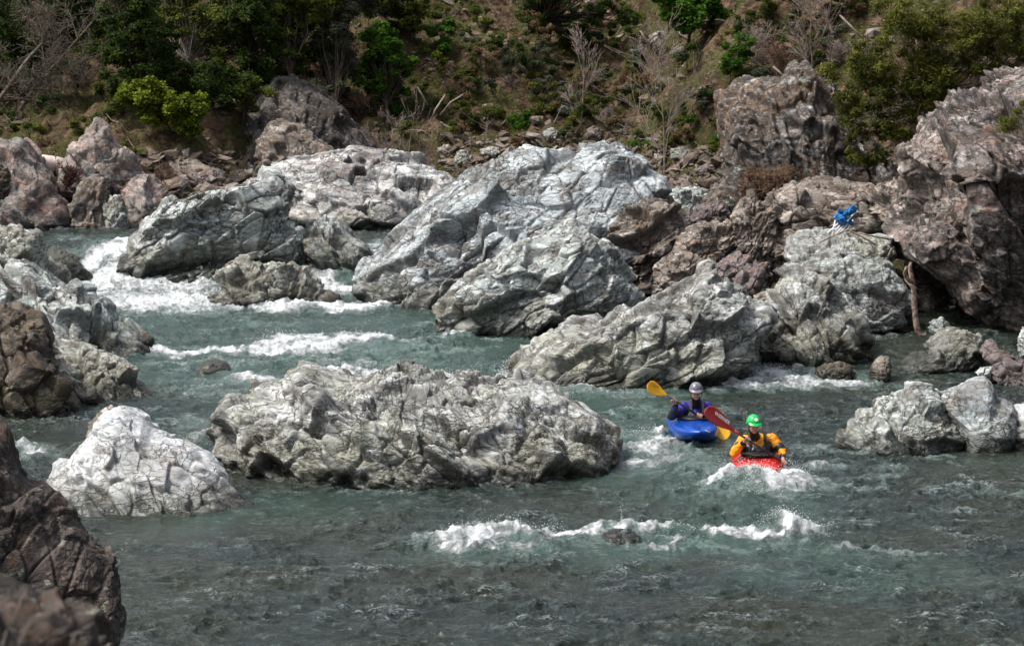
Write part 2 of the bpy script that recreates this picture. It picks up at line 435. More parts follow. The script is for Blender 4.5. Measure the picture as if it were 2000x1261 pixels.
    # ledges: saw-tooth across the strata
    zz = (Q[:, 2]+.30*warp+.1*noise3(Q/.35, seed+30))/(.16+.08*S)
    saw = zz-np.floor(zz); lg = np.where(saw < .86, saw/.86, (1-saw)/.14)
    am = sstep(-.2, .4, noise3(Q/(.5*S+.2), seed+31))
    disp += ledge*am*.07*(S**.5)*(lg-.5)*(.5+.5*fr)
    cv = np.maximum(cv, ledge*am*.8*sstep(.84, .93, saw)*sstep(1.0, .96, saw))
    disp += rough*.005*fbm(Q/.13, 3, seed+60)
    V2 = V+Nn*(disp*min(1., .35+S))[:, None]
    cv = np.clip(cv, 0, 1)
    base = Vector((float(V[:, 0].mean()), float(V[:, 1].mean()), float(V[:, 2].min())))
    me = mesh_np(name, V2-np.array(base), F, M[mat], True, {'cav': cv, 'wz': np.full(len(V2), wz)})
    o = link(name, me, None, base)
    return tag(o, label, cat, group)
# ---- boulders standing in the river
rock('boulder', 'long knobbly grey boulder in mid river left of the two kayakers', 'boulder',
     [(432,900),(422,868),(424,835),(430,800),(455,776),(500,768),(545,760),(562,737),(580,722),(600,728),(625,748),(700,752),(790,742),(840,755),(905,745),(960,752),(1040,748),(1080,765),(1120,790),(1160,815),(1180,845),(1200,870),(1204,900)],
     'grey', yf=950, yc=903, strata=-32, seed=11, knob=1., ledge=.5, lean=.5, p=2.8, res=1.25)
rock('boulder', 'white smooth pyramid boulder in the lower left water', 'boulder',
     [(84,975),(100,925),(130,895),(170,850),(195,815),(215,797),(235,793),(252,797),(285,815),(300,835),(330,850),(375,865),(405,890),(430,920),(450,945),(500,985)],
     'white', yf=1008, yc=980, T=1.15, strata=-38, seed=23, lean=.75, p=2.3, facet=.45, knob=.25, rough=.5, crack=.6, res=1.2, off=(0, .25))
rock('rock', 'tawny stone leaning behind the peak of the white pyramid boulder', 'rock',
     [(165,850),(178,825),(195,803),(215,792),(235,800),(232,830),(200,870)], 'tan', Y=41.5, T=.25, seed=3)
rock('boulder', 'dark lichen-covered foreground boulder at the lower left edge', 'boulder',
     [(-260,1700),(-260,700),(-60,750),(0,825),(30,880),(45,925),(80,950),(105,975),(130,1000),(160,1030),(185,1060),(208,1085),(222,1125),(234,1180),(228,1230),(220,1261),(212,1450),(220,1700)],
     'near', Y=27, T=1.2, lean=.25, strata=62, seed=31, ledge=.35, res=.8, facet=.45, centre=(0,1250))
rock('boulder', 'blurred mottled rock filling the bottom left corner', 'boulder',
     [(-500,2000),(-400,1180),(-80,1120),(0,1122),(50,1128),(90,1150),(130,1180),(180,1210),(225,1250),(270,1320),(330,1500),(420,2000)],
     'near', Y=10, T=.8, lean=.5, seed=37, res=.4, centre=(-40,1550), strata=30)
# left shore, front to back
rock('boulder', 'dark brown fractured boulder at the left edge above the white pyramid boulder', 'boulder',
     [(-160,830),(-150,585),(-40,592),(0,595),(40,605),(75,620),(95,660),(100,700),(112,722),(142,745),(152,772),(158,800),(166,815)],
     'brown', yf=826, yc=800, T=1.3, lean=.35, strata=-50, seed=41, facet=1.3, ledge=.4, crack=1.5, p=2.6)
rock('boulder', 'low pale rough ledge running into the water beside the dark brown boulder', 'boulder',
     [(20,780),(60,690),(100,655),(130,662),(165,672),(200,690),(245,712),(280,742),(300,762),(312,774)],
     'olive', yf=783, yc=768, T=1.0, lean=.9, strata=-38, seed=43, knob=.5, rough=1.4)
rock('boulder', 'long smooth grey boulder with slanting cracks sloping down to the left pool', 'boulder',
     [(-160,720),(-150,490),(-40,502),(0,512),(60,520),(95,532),(130,552),(180,588),(220,618),(255,648),(282,668),(290,692)],
     'pale', yf=712, yc=688, T=1.3, lean=.8, strata=-52, seed=47, facet=1.2, rough=.7, crack=1.3, off=(.05,.15))
rock('boulder', 'rough olive-grey boulder behind the smooth sloping one at the left edge', 'boulder',
     [(-160,640),(-150,425),(-40,428),(0,437),(40,445),(70,462),(75,490),(95,512),(118,540),(135,580),(120,640)],
     'olive', Y=59.5, T=1.4, lean=.4, strata=-25, seed=53, rough=1.4)
# upstream boulders
rock('boulder', 'big blocky pale boulder left of centre above the white rapid', 'boulder',
     [(232,530),(245,500),(262,470),(275,440),(300,415),(340,400),(370,385),(400,372),(470,360),(530,358),(560,370),(566,400),(572,430),(582,470),(597,500),(606,518)],
     'pale', yf=546, yc=520, strata=22, seed=61, lean=.3, p=2.9, rough=1.4, facet=1.3, res=1.2)
rock('boulder', 'low dark grey wedge rock in the rapid below the blocky pale boulder', 'boulder',
     [(402,596),(412,575),(432,560),(427,550),(436,533),(448,520),(475,511),(520,517),(570,520),(600,540),(630,562),(648,582)],
     'olive', yf=606, yc=592, strata=8, seed=67, lean=.6, T=.85, facet=1.3, ledge=1.6, rough=1.3, p=2.6)
rock('boulder', 'small whitish boulder in the gap left of the massive central boulder', 'boulder',
     [(586,508),(590,470),(600,440),(625,424),(650,427),(680,453),(710,476),(722,498),(718,512)],
     'pale', yf=518, yc=505, T=.8, strata=-50, seed=71, lean=.5, rough=1.3)
rock('boulder', 'wide low streaky white boulder far behind the left rapid', 'boulder',
     [(527,322),(560,308),(620,300),(690,289),(760,300),(820,318),(870,342),(905,368),(905,400),(880,430),(830,462),(700,474),(620,462),(585,430),(555,415),(560,385),(540,350)],
     'streaky', Y=69, T=2., lean=.7, strata=-14, seed=73, ledge=2., facet=.7, rough=1.1, off=(0,.1), res=1.1, wz=.7)
rock('boulder', 'massive pale crystalline boulder in the centre, brown on its right flank', 'boulder',
     [(704,590),(706,560),(715,520),(735,485),(760,455),(800,425),(850,390),(900,360),(950,325),(1000,310),(1050,300),(1110,290),(1180,271),(1225,278),(1260,310),(1300,340),(1312,380),(1330,430),(1335,470),(1305,505),(1290,540),(1270,575)],
     'blue', yf=606, yc=578, T=2.2, lean=.55, strata=33, seed=79, facet=.85, ledge=1.2, rough=1.5, p=2.5, res=1.15, off=(-.05,.12), centre=(1010,500))
rock('boulder', 'rust-brown banded boulder under the right flank of the massive central boulder', 'boulder',
     [(1180,455),(1230,400),(1285,385),(1315,400),(1334,440),(1334,475),(1312,505),(1290,545),(1250,572),(1215,545),(1195,500)],
     'tan', Y=60.2, T=1.1, lean=.2, strata=28, seed=80, facet=1.3, ledge=1.5, rough=1.8, crack=1.5, res=1.5)
rock('boulder', 'pale flaky boulder leaning in front of the massive central boulder, undercut at lower right', 'boulder',
     [(850,640),(847,610),(860,585),(885,562),(910,540),(950,520),(1000,490),(1050,468),(1100,450),(1122,438),(1150,453),(1190,473),(1215,505),(1237,545),(1252,578),(1242,608),(1190,632)],
     'pale', yf=660, yc=640, T=1.15, lean=.45, strata=28, seed=83, facet=1.0, rough=1.5, p=2.6, ext=25, off=(-.04,.05), res=1.1)
rock('boulder', 'big knobbly boulder with whitish top behind the rear kayaker', 'boulder',
     [(990,742),(1000,722),(1050,685),(1072,665),(1095,650),(1115,647),(1135,655),(1170,640),(1210,610),(1260,580),(1320,555),(1360,530),(1385,519),(1410,538),(1440,560),(1460,583),(1480,600),(1502,605),(1492,640),(1462,665),(1450,690),(1442,710),(1432,738)],
     'grey', yf=757, yc=738, T=1.5, lean=.5, strata=30, seed=89, knob=.9, facet=1.1, p=2.7, off=(.05,.12), ext=30, res=1.2)
rock('boulder', 'upright whitish cone boulder at the right shore left of the dead branch', 'boulder',
     [(1486,668),(1488,640),(1500,595),(1510,560),(1522,532),(1550,514),(1585,518),(1620,540),(1655,590),(1680,625),(1688,660),(1684,690)],
     'grey', yf=703, yc=685, T=1.0, lean=.45, strata=-55, seed=97, knob=.5, p=2.4)
rock('boulder', 'rounded pale boulder with a deep slot behind the whitish cone boulder', 'boulder',
     [(1535,525),(1580,508),(1640,496),(1700,500),(1740,520),(1770,558),(1781,590),(1762,620),(1735,645),(1700,662),(1650,660),(1600,640),(1560,600)],
     'pale', Y=54.6, T=1.05, lean=.5, strata=-14, seed=101, ledge=1.6, facet=.8, rough=.8)
rock('boulder', 'flat-topped grey boulder the blue camp chair rests on', 'boulder',
     [(1531,500),(1538,472),(1556,455),(1600,450),(1640,452),(1700,455),(1738,465),(1747,495),(1735,525),(1700,535),(1600,535),(1552,522)],
     'grey', Y=56.2, T=.9, lean=.9, strata=-10, seed=103, facet=.8, rough=.8, off=(0,.2))
rock('boulder', 'tan blocky ledge boulder behind the blue camp chair', 'boulder',
     [(1495,400),(1505,374),(1560,362),(1640,360),(1700,368),(1720,400),(1715,470),(1690,490),(1600,500),(1545,520),(1520,565),(1500,530),(1490,470)],
     'tan', Y=58.3, T=1.0, lean=.3, strata=-6, seed=107, ledge=1.8, rough=1.7, facet=1.1, crack=1.5, p=3.2, res=1.5)
rock('boulder', 'brown overhanging boulder wedged between the tan ledge and the right cliff', 'boulder',
     [(1690,385),(1720,362),(1770,350),(1800,365),(1810,420),(1790,455),(1745,450),(1700,430)],
     'tan', Y=58.0, T=.9, lean=.2, strata=-12, seed=109, ledge=2., rough=2.2, facet=1.6, res=1.7, p=2.6)
rock('boulder', 'tall dark crag with a pale shoulder left of the willow bush', 'boulder',
     [(1345,440),(1372,400),(1392,350),(1403,290),(1406,240),(1412,200),(1430,178),(1462,158),(1495,150),(1525,152),(1545,130),(1572,122),(1602,132),(1634,155),(1645,195),(1665,250),(1720,300),(1790,340),(1800,400),(1780,470),(1500,480),(1400,470)],
     'crag', Y=63.5, T=1.6, lean=.25, strata=-58, seed=113, facet=.85, rough=2.6, p=2.7, centre=(1560,340), ledge=.8)
rock('cliff', 'huge pink and grey cliff boulder overhanging the right edge', 'cliff',
     [(1742,470),(1755,440),(1785,410),(1795,370),(1765,300),(1805,272),(1850,235),(1900,198),(1950,160),(2000,118),(2060,60),(2260,20),(2330,300),(2300,760),(2080,720),(2000,712),(1960,690),(1900,645),(1855,600),(1845,562),(1800,525),(1762,500)],
     'cliff', Y=55, T=2.2, Tb=3, lean=.42, strata=-45, seed=127, facet=.95, rough=2.6, ledge=.9, p=2.7, centre=(1985,410), off=(-.02,-.06))
rock('boulder', 'dark overhung footing rock in the hollow under the right cliff', 'boulder',
     [(1700,690),(1720,600),(1800,560),(1900,600),(2000,640),(2150,650),(2150,800),(1950,720),(1820,700)],
     'bgdark', Y=57.5, T=.8, lean=.3, seed=131)
# stones between the central boulder and the crag
for args in [
  ('slanting grey-brown slab over a dark gap beside the tan ledge', [(1315,492),(1330,462),(1370,441),(1420,434),(1442,448),(1437,485),(1400,505),(1350,512)], 'tan', 58.6, .6, 30),
  ('pinkish upright stone left of the tan ledge', [(1430,425),(1448,388),(1465,371),(1500,408),(1512,440),(1520,500),(1505,540),(1470,505),(1440,475)], 'tan', 58.0, .55, 60),
  ('dark grey wedge at the foot of the tall crag', [(1349,432),(1360,405),(1385,395),(1410,398),(1425,415),(1432,438),(1390,440)], 'slab', 60.0, .5, 20),
  ('weathered tan stone right of the central boulder foot', [(1278,562),(1285,522),(1310,500),(1350,494),(1382,514),(1362,548),(1310,578)], 'tan', 57.2, .6, 15),
  ('flat slab above the slanting oval slab in the gap', [(1390,530),(1400,515),(1430,502),(1466,497),(1470,515),(1440,540),(1405,555)], 'slab', 57.2, .4, 28),
  ('slanting oval slab leaning in the gap behind the knobbly boulder', [(1432,556),(1445,535),(1470,518),(1500,508),(1508,525),(1490,555),(1465,575),(1445,578)], 'slab', 56.2, .35, 40),
  ('rounded brown stone wedged under the slanting oval slab', [(1466,600),(1478,578),(1505,566),(1530,570),(1520,610),(1490,630)], 'tan', 55.4, .4, 0),
  ('whitish rock far behind, right of the central boulder', [(1298,378),(1325,366),(1360,368),(1382,375),(1375,405),(1350,435),(1310,430)], 'pale', 66, .8, 10),
  ('brown lump beside the right side of the central boulder', [(1318,420),(1345,405),(1362,425),(1355,455),(1325,465)], 'tan', 62, .5, 10),
  ('small round orange stone on top of the slanting slab', [(1368,442),(1372,434),(1380,432),(1387,436),(1388,445),(1378,449)], 'tan', 58.3, .12, 0),
  ]:
    rock('rock', args[0], 'rock', args[1], args[2], Y=args[3], T=args[4], strata=args[5], seed=int(args[1][0][0]) % 97, rough=1.4, facet=1.2, ledge=.9, res=1.8, crack=1.4, p=2.8)
# right foreground
rock('boulder', 'whitish cracked boulder low in the water at the right', 'boulder',
     [(1624,880),(1635,855),(1665,830),(1690,800),(1720,782),(1750,767),(1790,756),(1825,760),(1850,795),(1875,835),(1885,872)],
     'pale', yf=889, yc=873, T=.75, lean=.55, strata=-30, seed=137, knob=.6, off=(-.05,.15), ext=30)
rock('boulder', 'smooth pale pointed boulder right of the whitish cracked one', 'boulder',
     [(1868,868),(1858,832),(1840,800),(1828,778),(1850,765),(1880,748),(1908,737),(1925,736),(1937,748),(1945,775),(1975,788),(1986,815),(1978,850),(1970,872)],
     'blue', yf=884, yc=868, T=.75, lean=.35, strata=-40, seed=139, rough=.15, ledge=.1, facet=.3, crack=.2, ext=30)
rock('boulder', 'pinkish white boulder cut by the right edge of the picture', 'boulder',
     [(1950,872),(1962,840),(1980,815),(2000,800),(2050,790),(2110,820),(2130,872)], 'white', yf=882, yc=870, T=.55, lean=.4, seed=149, rough=.7, ext=30)
rock('boulder', 'grey slanted slab boulder jutting over dark water below the cliff', 'boulder',
     [(1738,727),(1760,705),(1800,690),(1817,665),(1850,645),(1882,637),(1905,648),(1921,656),(1921,690),(1908,715),(1872,738),(1820,742),(1778,738)],
     'grey', Y=51.4, T=.75, lean=.8, strata=18, seed=151, rough=1.2, ledge=1., off=(0,.1), wz=.22)
rock('rock', 'dark stone holding up the slanted slab boulder', 'rock', [(1800,760),(1806,730),(1850,715),(1895,722),(1905,760)], 'slab', Y=51.7, T=.25, seed=152)
rock('rock', 'low wet brown river stone above the small cascade', 'rock', [(1592,738),(1596,720),(1612,708),(1640,704),(1662,714),(1668,732),(1660,742)], 'brown', yf=746, yc=739, T=.3, seed=153, facet=.6, rough=.5, ext=20)
rock('rock', 'small upright two-tone stone beside the slanted slab boulder', 'rock', [(1698,742),(1700,720),(1710,703),(1722,694),(1736,697),(1741,712),(1738,742)], 'tan', yf=750, yc=743, T=.25, seed=157, facet=.5, rough=.6, ext=20)
rock('rock', 'small dark green stone in the pool below the whitish cone boulder', 'rock', [(1501,708),(1507,694),(1520,689),(1535,695),(1540,708)], 'wetgreen', yf=710, yc=706, T=.25, seed=163, facet=.5, ext=15)
rock('rock', 'reddish wet stone at the foot of the knobbly boulder', 'rock', [(1428,736),(1432,720),(1448,712),(1462,722),(1466,738)], 'pink', yf=742, yc=737, T=.25, seed=165, facet=.5, ext=15)
rock('rock', 'yellowish half-drowned stone in the cascade', 'rock', [(1615,745),(1625,739),(1645,738),(1655,746)], 'tan', yf=750, yc=747, T=.2, seed=166, facet=.4, ext=12)
rock('rock', 'bluish grey stone in the dark hollow under the cliff', 'rock', [(1813,642),(1820,630),(1840,618),(1856,640),(1850,658),(1820,655)], 'pale', Y=54.2, T=.35, seed=167, rough=.7)
rock('rock', 'long purple-brown slab sloping down right of the slanted slab boulder', 'rock', [(1915,690),(1918,672),(1935,668),(1965,690),(2000,715),(2060,750),(2050,770),(1985,745),(1945,715)], 'slab', Y=50.5, T=.4, strata=-32, seed=173, ledge=2)
rock('rock', 'dark layered stone under the long purple-brown slab', 'rock', [(1928,722),(1950,708),(1990,735),(2060,760),(2060,790),(1985,765),(1940,745)], 'slab', Y=50.0, T=.4, strata=-28, seed=179, ledge=2)
rock('rock', 'small flat pale stone behind the smooth pointed boulder', 'rock', [(1905,728),(1915,718),(1935,716),(1938,730),(1925,738)], 'pale', Y=50.2, T=.2, seed=181)
rock('rock', 'grey stone cut by the right edge beneath the cliff', 'rock', [(1990,660),(1998,640),(2030,630),(2040,700),(2000,710),(1990,690)], 'pale', Y=51.5, T=.4, seed=183)
# chute and drowned rocks
rock('rock', 'dark wet slick rock in the chute at the upper left', 'rock', [(84,520),(90,495),(105,484),(125,490),(150,505),(170,520),(185,536)], 'wetgreen', yf=540, yc=530, T=.8, lean=.8, seed=191, facet=.5, rough=.4, ext=20)
rock('rock', 'barely submerged mottled rock amid the lower wave crest', 'rock', [(1168,1056),(1178,1040),(1200,1032),(1230,1033),(1250,1042),(1260,1058)], 'wetgreen', yf=1070, yc=1056, T=.5, seed=193, facet=.6, lean=.9, ext=20)
rock('rock', 'barely submerged rock in the green channel at left', 'rock', [(380,720),(395,707),(420,701),(440,706),(450,718)], 'olive', yf=723, yc=717, T=.5, seed=197, facet=.5, lean=.9, ext=15)
# left bank behind the pool
for nm, lab, ol, mt, Y_, T_, st, kw in [
  ('boulder', 'rounded grey boulder with pink top at the far left bank', [(-140,460),(-130,262),(-60,266),(0,268),(40,280),(65,312),(100,350),(122,385),(140,420),(142,438),(120,452),(40,470),(-60,470)], 'pink', 68.2, 1.5, -45, dict(rough=.7, lean=.5)),
  ('rock', 'dark rock lump cut by the left edge before the pink-topped boulder', [(-30,400),(-30,318),(0,318),(18,335),(20,365),(8,388)], 'brown', 66.2, .4, 0, {}),
  ('boulder', 'pointed pink boulder like a shark fin on the left bank', [(108,370),(112,345),(125,300),(150,272),(172,252),(188,231),(204,250),(228,282),(260,302),(280,330),(284,342),(265,370),(222,388),(150,405)], 'pink', 69.8, .9, -50, dict(rough=.5, facet=.7, lean=.3, p=2., ledge=.4)),
  ('boulder', 'broad grey-brown boulder under the right side of the pink fin', [(225,402),(240,365),(268,345),(292,338),(322,372),(345,402),(350,440),(330,460),(250,468),(222,440)], 'pink', 69.2, .8, -60, dict(rough=.8, lean=.3)),
  ('boulder', 'upright grey boulder with brown hollow below the pink fin', [(145,460),(132,430),(140,395),(152,362),(180,342),(206,346),(214,380),(212,420),(210,460)], 'tan', 68.2, .6, 70, dict(rough=1.)),
  ('rock', 'small upright grey stone right of the hollowed boulder', [(205,460),(205,400),(214,384),(236,380),(248,410),(252,460)], 'olive', 68., .4, 70, {}),
  ('boulder', 'large dark lichen-spotted boulder under the trees', [(438,320),(445,250),(470,200),(520,165),(570,148),(612,165),(660,202),(700,250),(725,292),(700,320),(560,345)], 'bgdark', 80, 2., -45, dict(lean=.4, rough=1.3)),
  ('boulder', 'dark boulder with one smooth light face before the lichen-spotted boulder', [(500,345),(505,290),(525,245),(550,236),(590,250),(620,275),(652,298),(620,320),(560,345)], 'tan', 76, .9, -30, dict(lean=.7, rough=.6)),
  ('rock', 'ribbed slanting stone left of the dark boulders', [(395,300),(398,280),(415,264),(432,268),(445,295),(460,322),(455,336),(430,338),(410,318)], 'olive', 79, .5, -60, dict(ledge=2)),
  ('rock', 'brown slab lying behind the ribbed slanting stone', [(430,300),(440,274),(470,272),(500,282),(502,318),(470,325),(445,318)], 'slab', 80, .6, -10, dict(ledge=2)),
  ('rock', 'low pink stone behind the blocky pale boulder', [(470,370),(485,350),(520,346),(545,352),(556,372),(540,385)], 'pink', 72, .6, 0, {}),
  ]:
    rock(nm, lab, nm, ol, mt, Y=Y_, T=T_, strata=st, seed=(abs(int(ol[1][0]))*7+int(ol[2][1])) % 89, **kw)
# ------------------------------------------------------------ ground sheet (river bed, banks, hillside)
def ground_noise(X, Y):
    hill = sstep(-1., 1., ground_h(X, Y))
    Pn = np.stack([X, Y, 0*X], -1).reshape(-1, 3)
    n = 1.1*fbm(Pn/6.5, 3, 201) + .38*fbm(Pn/1.5, 4, 204) + .18*(ridged(Pn/.7*np.array((1, .6, 1)), 3, 208)-1.2)
    h, e = cells(Pn/1.1, 211); n = n+.22*h+.06*fbm(Pn/.22, 2, 214)
    return (n.reshape(X.shape))*(.25+.75*hill)
xs = np.unique(np.concatenate([np.linspace(-320, -45, 24), np.linspace(-45, -24, 40), np.linspace(-24, 24, 620), np.linspace(24, 45, 40), np.linspace(45, 320, 24)]))
ys = np.unique(np.concatenate([np.linspace(-40, 50, 60), np.linspace(50, 74, 120), np.linspace(74, 108, 430), np.linspace(108, 180, 90), np.linspace(180, 600, 30)]))
X, Y = np.meshgrid(xs, ys, indexing='ij')
Z = ground_h(X, Y)+ground_noise(X, Y)*sstep(30, 45, Y)
idx = np.arange(X.size).reshape(X.shape)
F = np.stack([idx[:-1, :-1], idx[1:, :-1], idx[1:, 1:], idx[:-1, 1:]], -1).reshape(-1, 4)
# grass patches (photograph pixels projected onto the slope)
grass = np.zeros(X.shape)
for px, py, rx, ry, amt in [(1300,60,60,30,.6),(1400,120,80,30,.8),(1500,140,60,30,.5),(1180,260,60,30,.6),(1270,300,60,30,.6),(360,340,60,30,.5),(870,340,30,20,.6),(700,240,40,30,.6),(980,250,60,25,.5),(1360,290,40,40,.6),(150,230,200,70,.7),(400,370,60,20,.5)]:
    g0 = G(px, py); s0 = SC(g0[1]); ry_ = abs(G(px, py-ry*.5)[1]-g0[1])*2+.3
    grass = np.maximum(grass, amt*np.exp(-((X-g0[0])*s0/rx)**2-((Y-g0[1])/ry_)**2))
gm = N('hillside_soil_scree_grass'); v = gm.coord()
c1 = gm.mix(gm.ramp(gm.noise(v, .35, 6, .6), .4, .6), (.07, .042, .027), (.125, .08, .052))
c1 = gm.mix(gm.ramp(gm.noise(v, 1.3, 8, .7), .5, .6), c1, (.065, .045, .03))
c1 = gm.mix(gm.math('MULTIPLY', gm.ramp(gm.noise(v, 5.5, 6, .7), .54, .62), .7), c1, (.24, .185, .15))
sepv = gm.n('ShaderNodeSeparateXYZ'); gm.t.links.new(v, sepv.inputs[0])
vc = gm.n('ShaderNodeTexVoronoi'); gm.t.links.new(gm.mapping(v, scale=(1, 1, 1.6)), vc.inputs['Vector']); vc.inputs['Scale'].default_value = 6.5
sv = gm.n('ShaderNodeSeparateColor'); gm.t.links.new(vc.outputs['Color'], sv.inputs[0])
peb = gm.math('MULTIPLY', gm.ramp(gm.noise(v, .7, 4), .4, .5), .9)
c1 = gm.mix(peb, c1, gm.mix(sv.outputs[0], (.045, .028, .02), (.22, .145, .10)))
moss = gm.math('MULTIPLY', gm.ramp(gm.noise(gm.mapping(v, loc=(3, 3, 3)), .8, 7, .7), .45, .56), .75)
c1 = gm.mix(moss, c1, gm.mix(gm.ramp(gm.noise(v, 9, 4), .3, .7), (.03, .04, .012), (.085, .095, .03)))
gr = gm.math('MULTIPLY', gm.attr('grass'), gm.ramp(gm.noise(v, 3.2, 6, .7), .3, .55))
c1 = gm.mix(gr, c1, gm.mix(gm.ramp(gm.noise(v, 11, 4), .3, .7), (.05, .06, .02), (.12, .12, .05)))
lowz = gm.ramp(gm.math('ADD', sepv.outputs['Z'], gm.math('MULTIPLY', gm.noise(v, 1, 3), -.3)), -.3, .4, 1, 0)
c1 = gm.mix(lowz, c1, (.05, .045, .035))
gm.set(Base_Color=c1, Roughness=.95); gm.b.inputs['Specular IOR Level'].default_value = .05
gm.bump(gm.math('ADD', gm.noise(v, 4, 9, .75), gm.math('MULTIPLY', gm.voro(v, 9, 'F1'), .3)), 1., .18)
ground = link('ground', mesh_np('ground', np.stack([X, Y, Z], -1).reshape(-1, 3), F, gm.m, True, {'grass': grass.ravel()}))
tag(ground, 'brown scree hillside with grass patches rising from the river bed', kind='structure')
GX, GY, GZ = xs, ys, Z
def gz(x, y):
    i = np.clip(np.searchsorted(GX, x)-1, 0, len(GX)-2); j = np.clip(np.searchsorted(GY, y)-1, 0, len(GY)-2)
    a = (x-GX[i])/(GX[i+1]-GX[i]); b = (y-GY[j])/(GY[j+1]-GY[j])
    return (GZ[i, j]*(1-a)*(1-b)+GZ[i+1, j]*a*(1-b)+GZ[i, j+1]*(1-a)*b+GZ[i+1, j+1]*a*b)
def GG(px, py, y0=56.):
    """photograph pixel -> point on the rough hillside"""
    return hit(px, py, gz, y0)

# ------------------------------------------------------------ river
ys = np.concatenate([np.linspace(8, 28, 40)[:-1], 28*np.exp(np.linspace(0, math.log(84/28.), 1250)), ])
u = np.concatenate([[-3.4, -2.6, -2.1, -1.7, -1.4], np.linspace(-1.16, 1.16, 1080), [1.4, 1.7, 2.1, 2.6, 3.4]])
U_, Y = np.meshgrid(u, ys, indexing='ij'); X = U_*Y*.1636
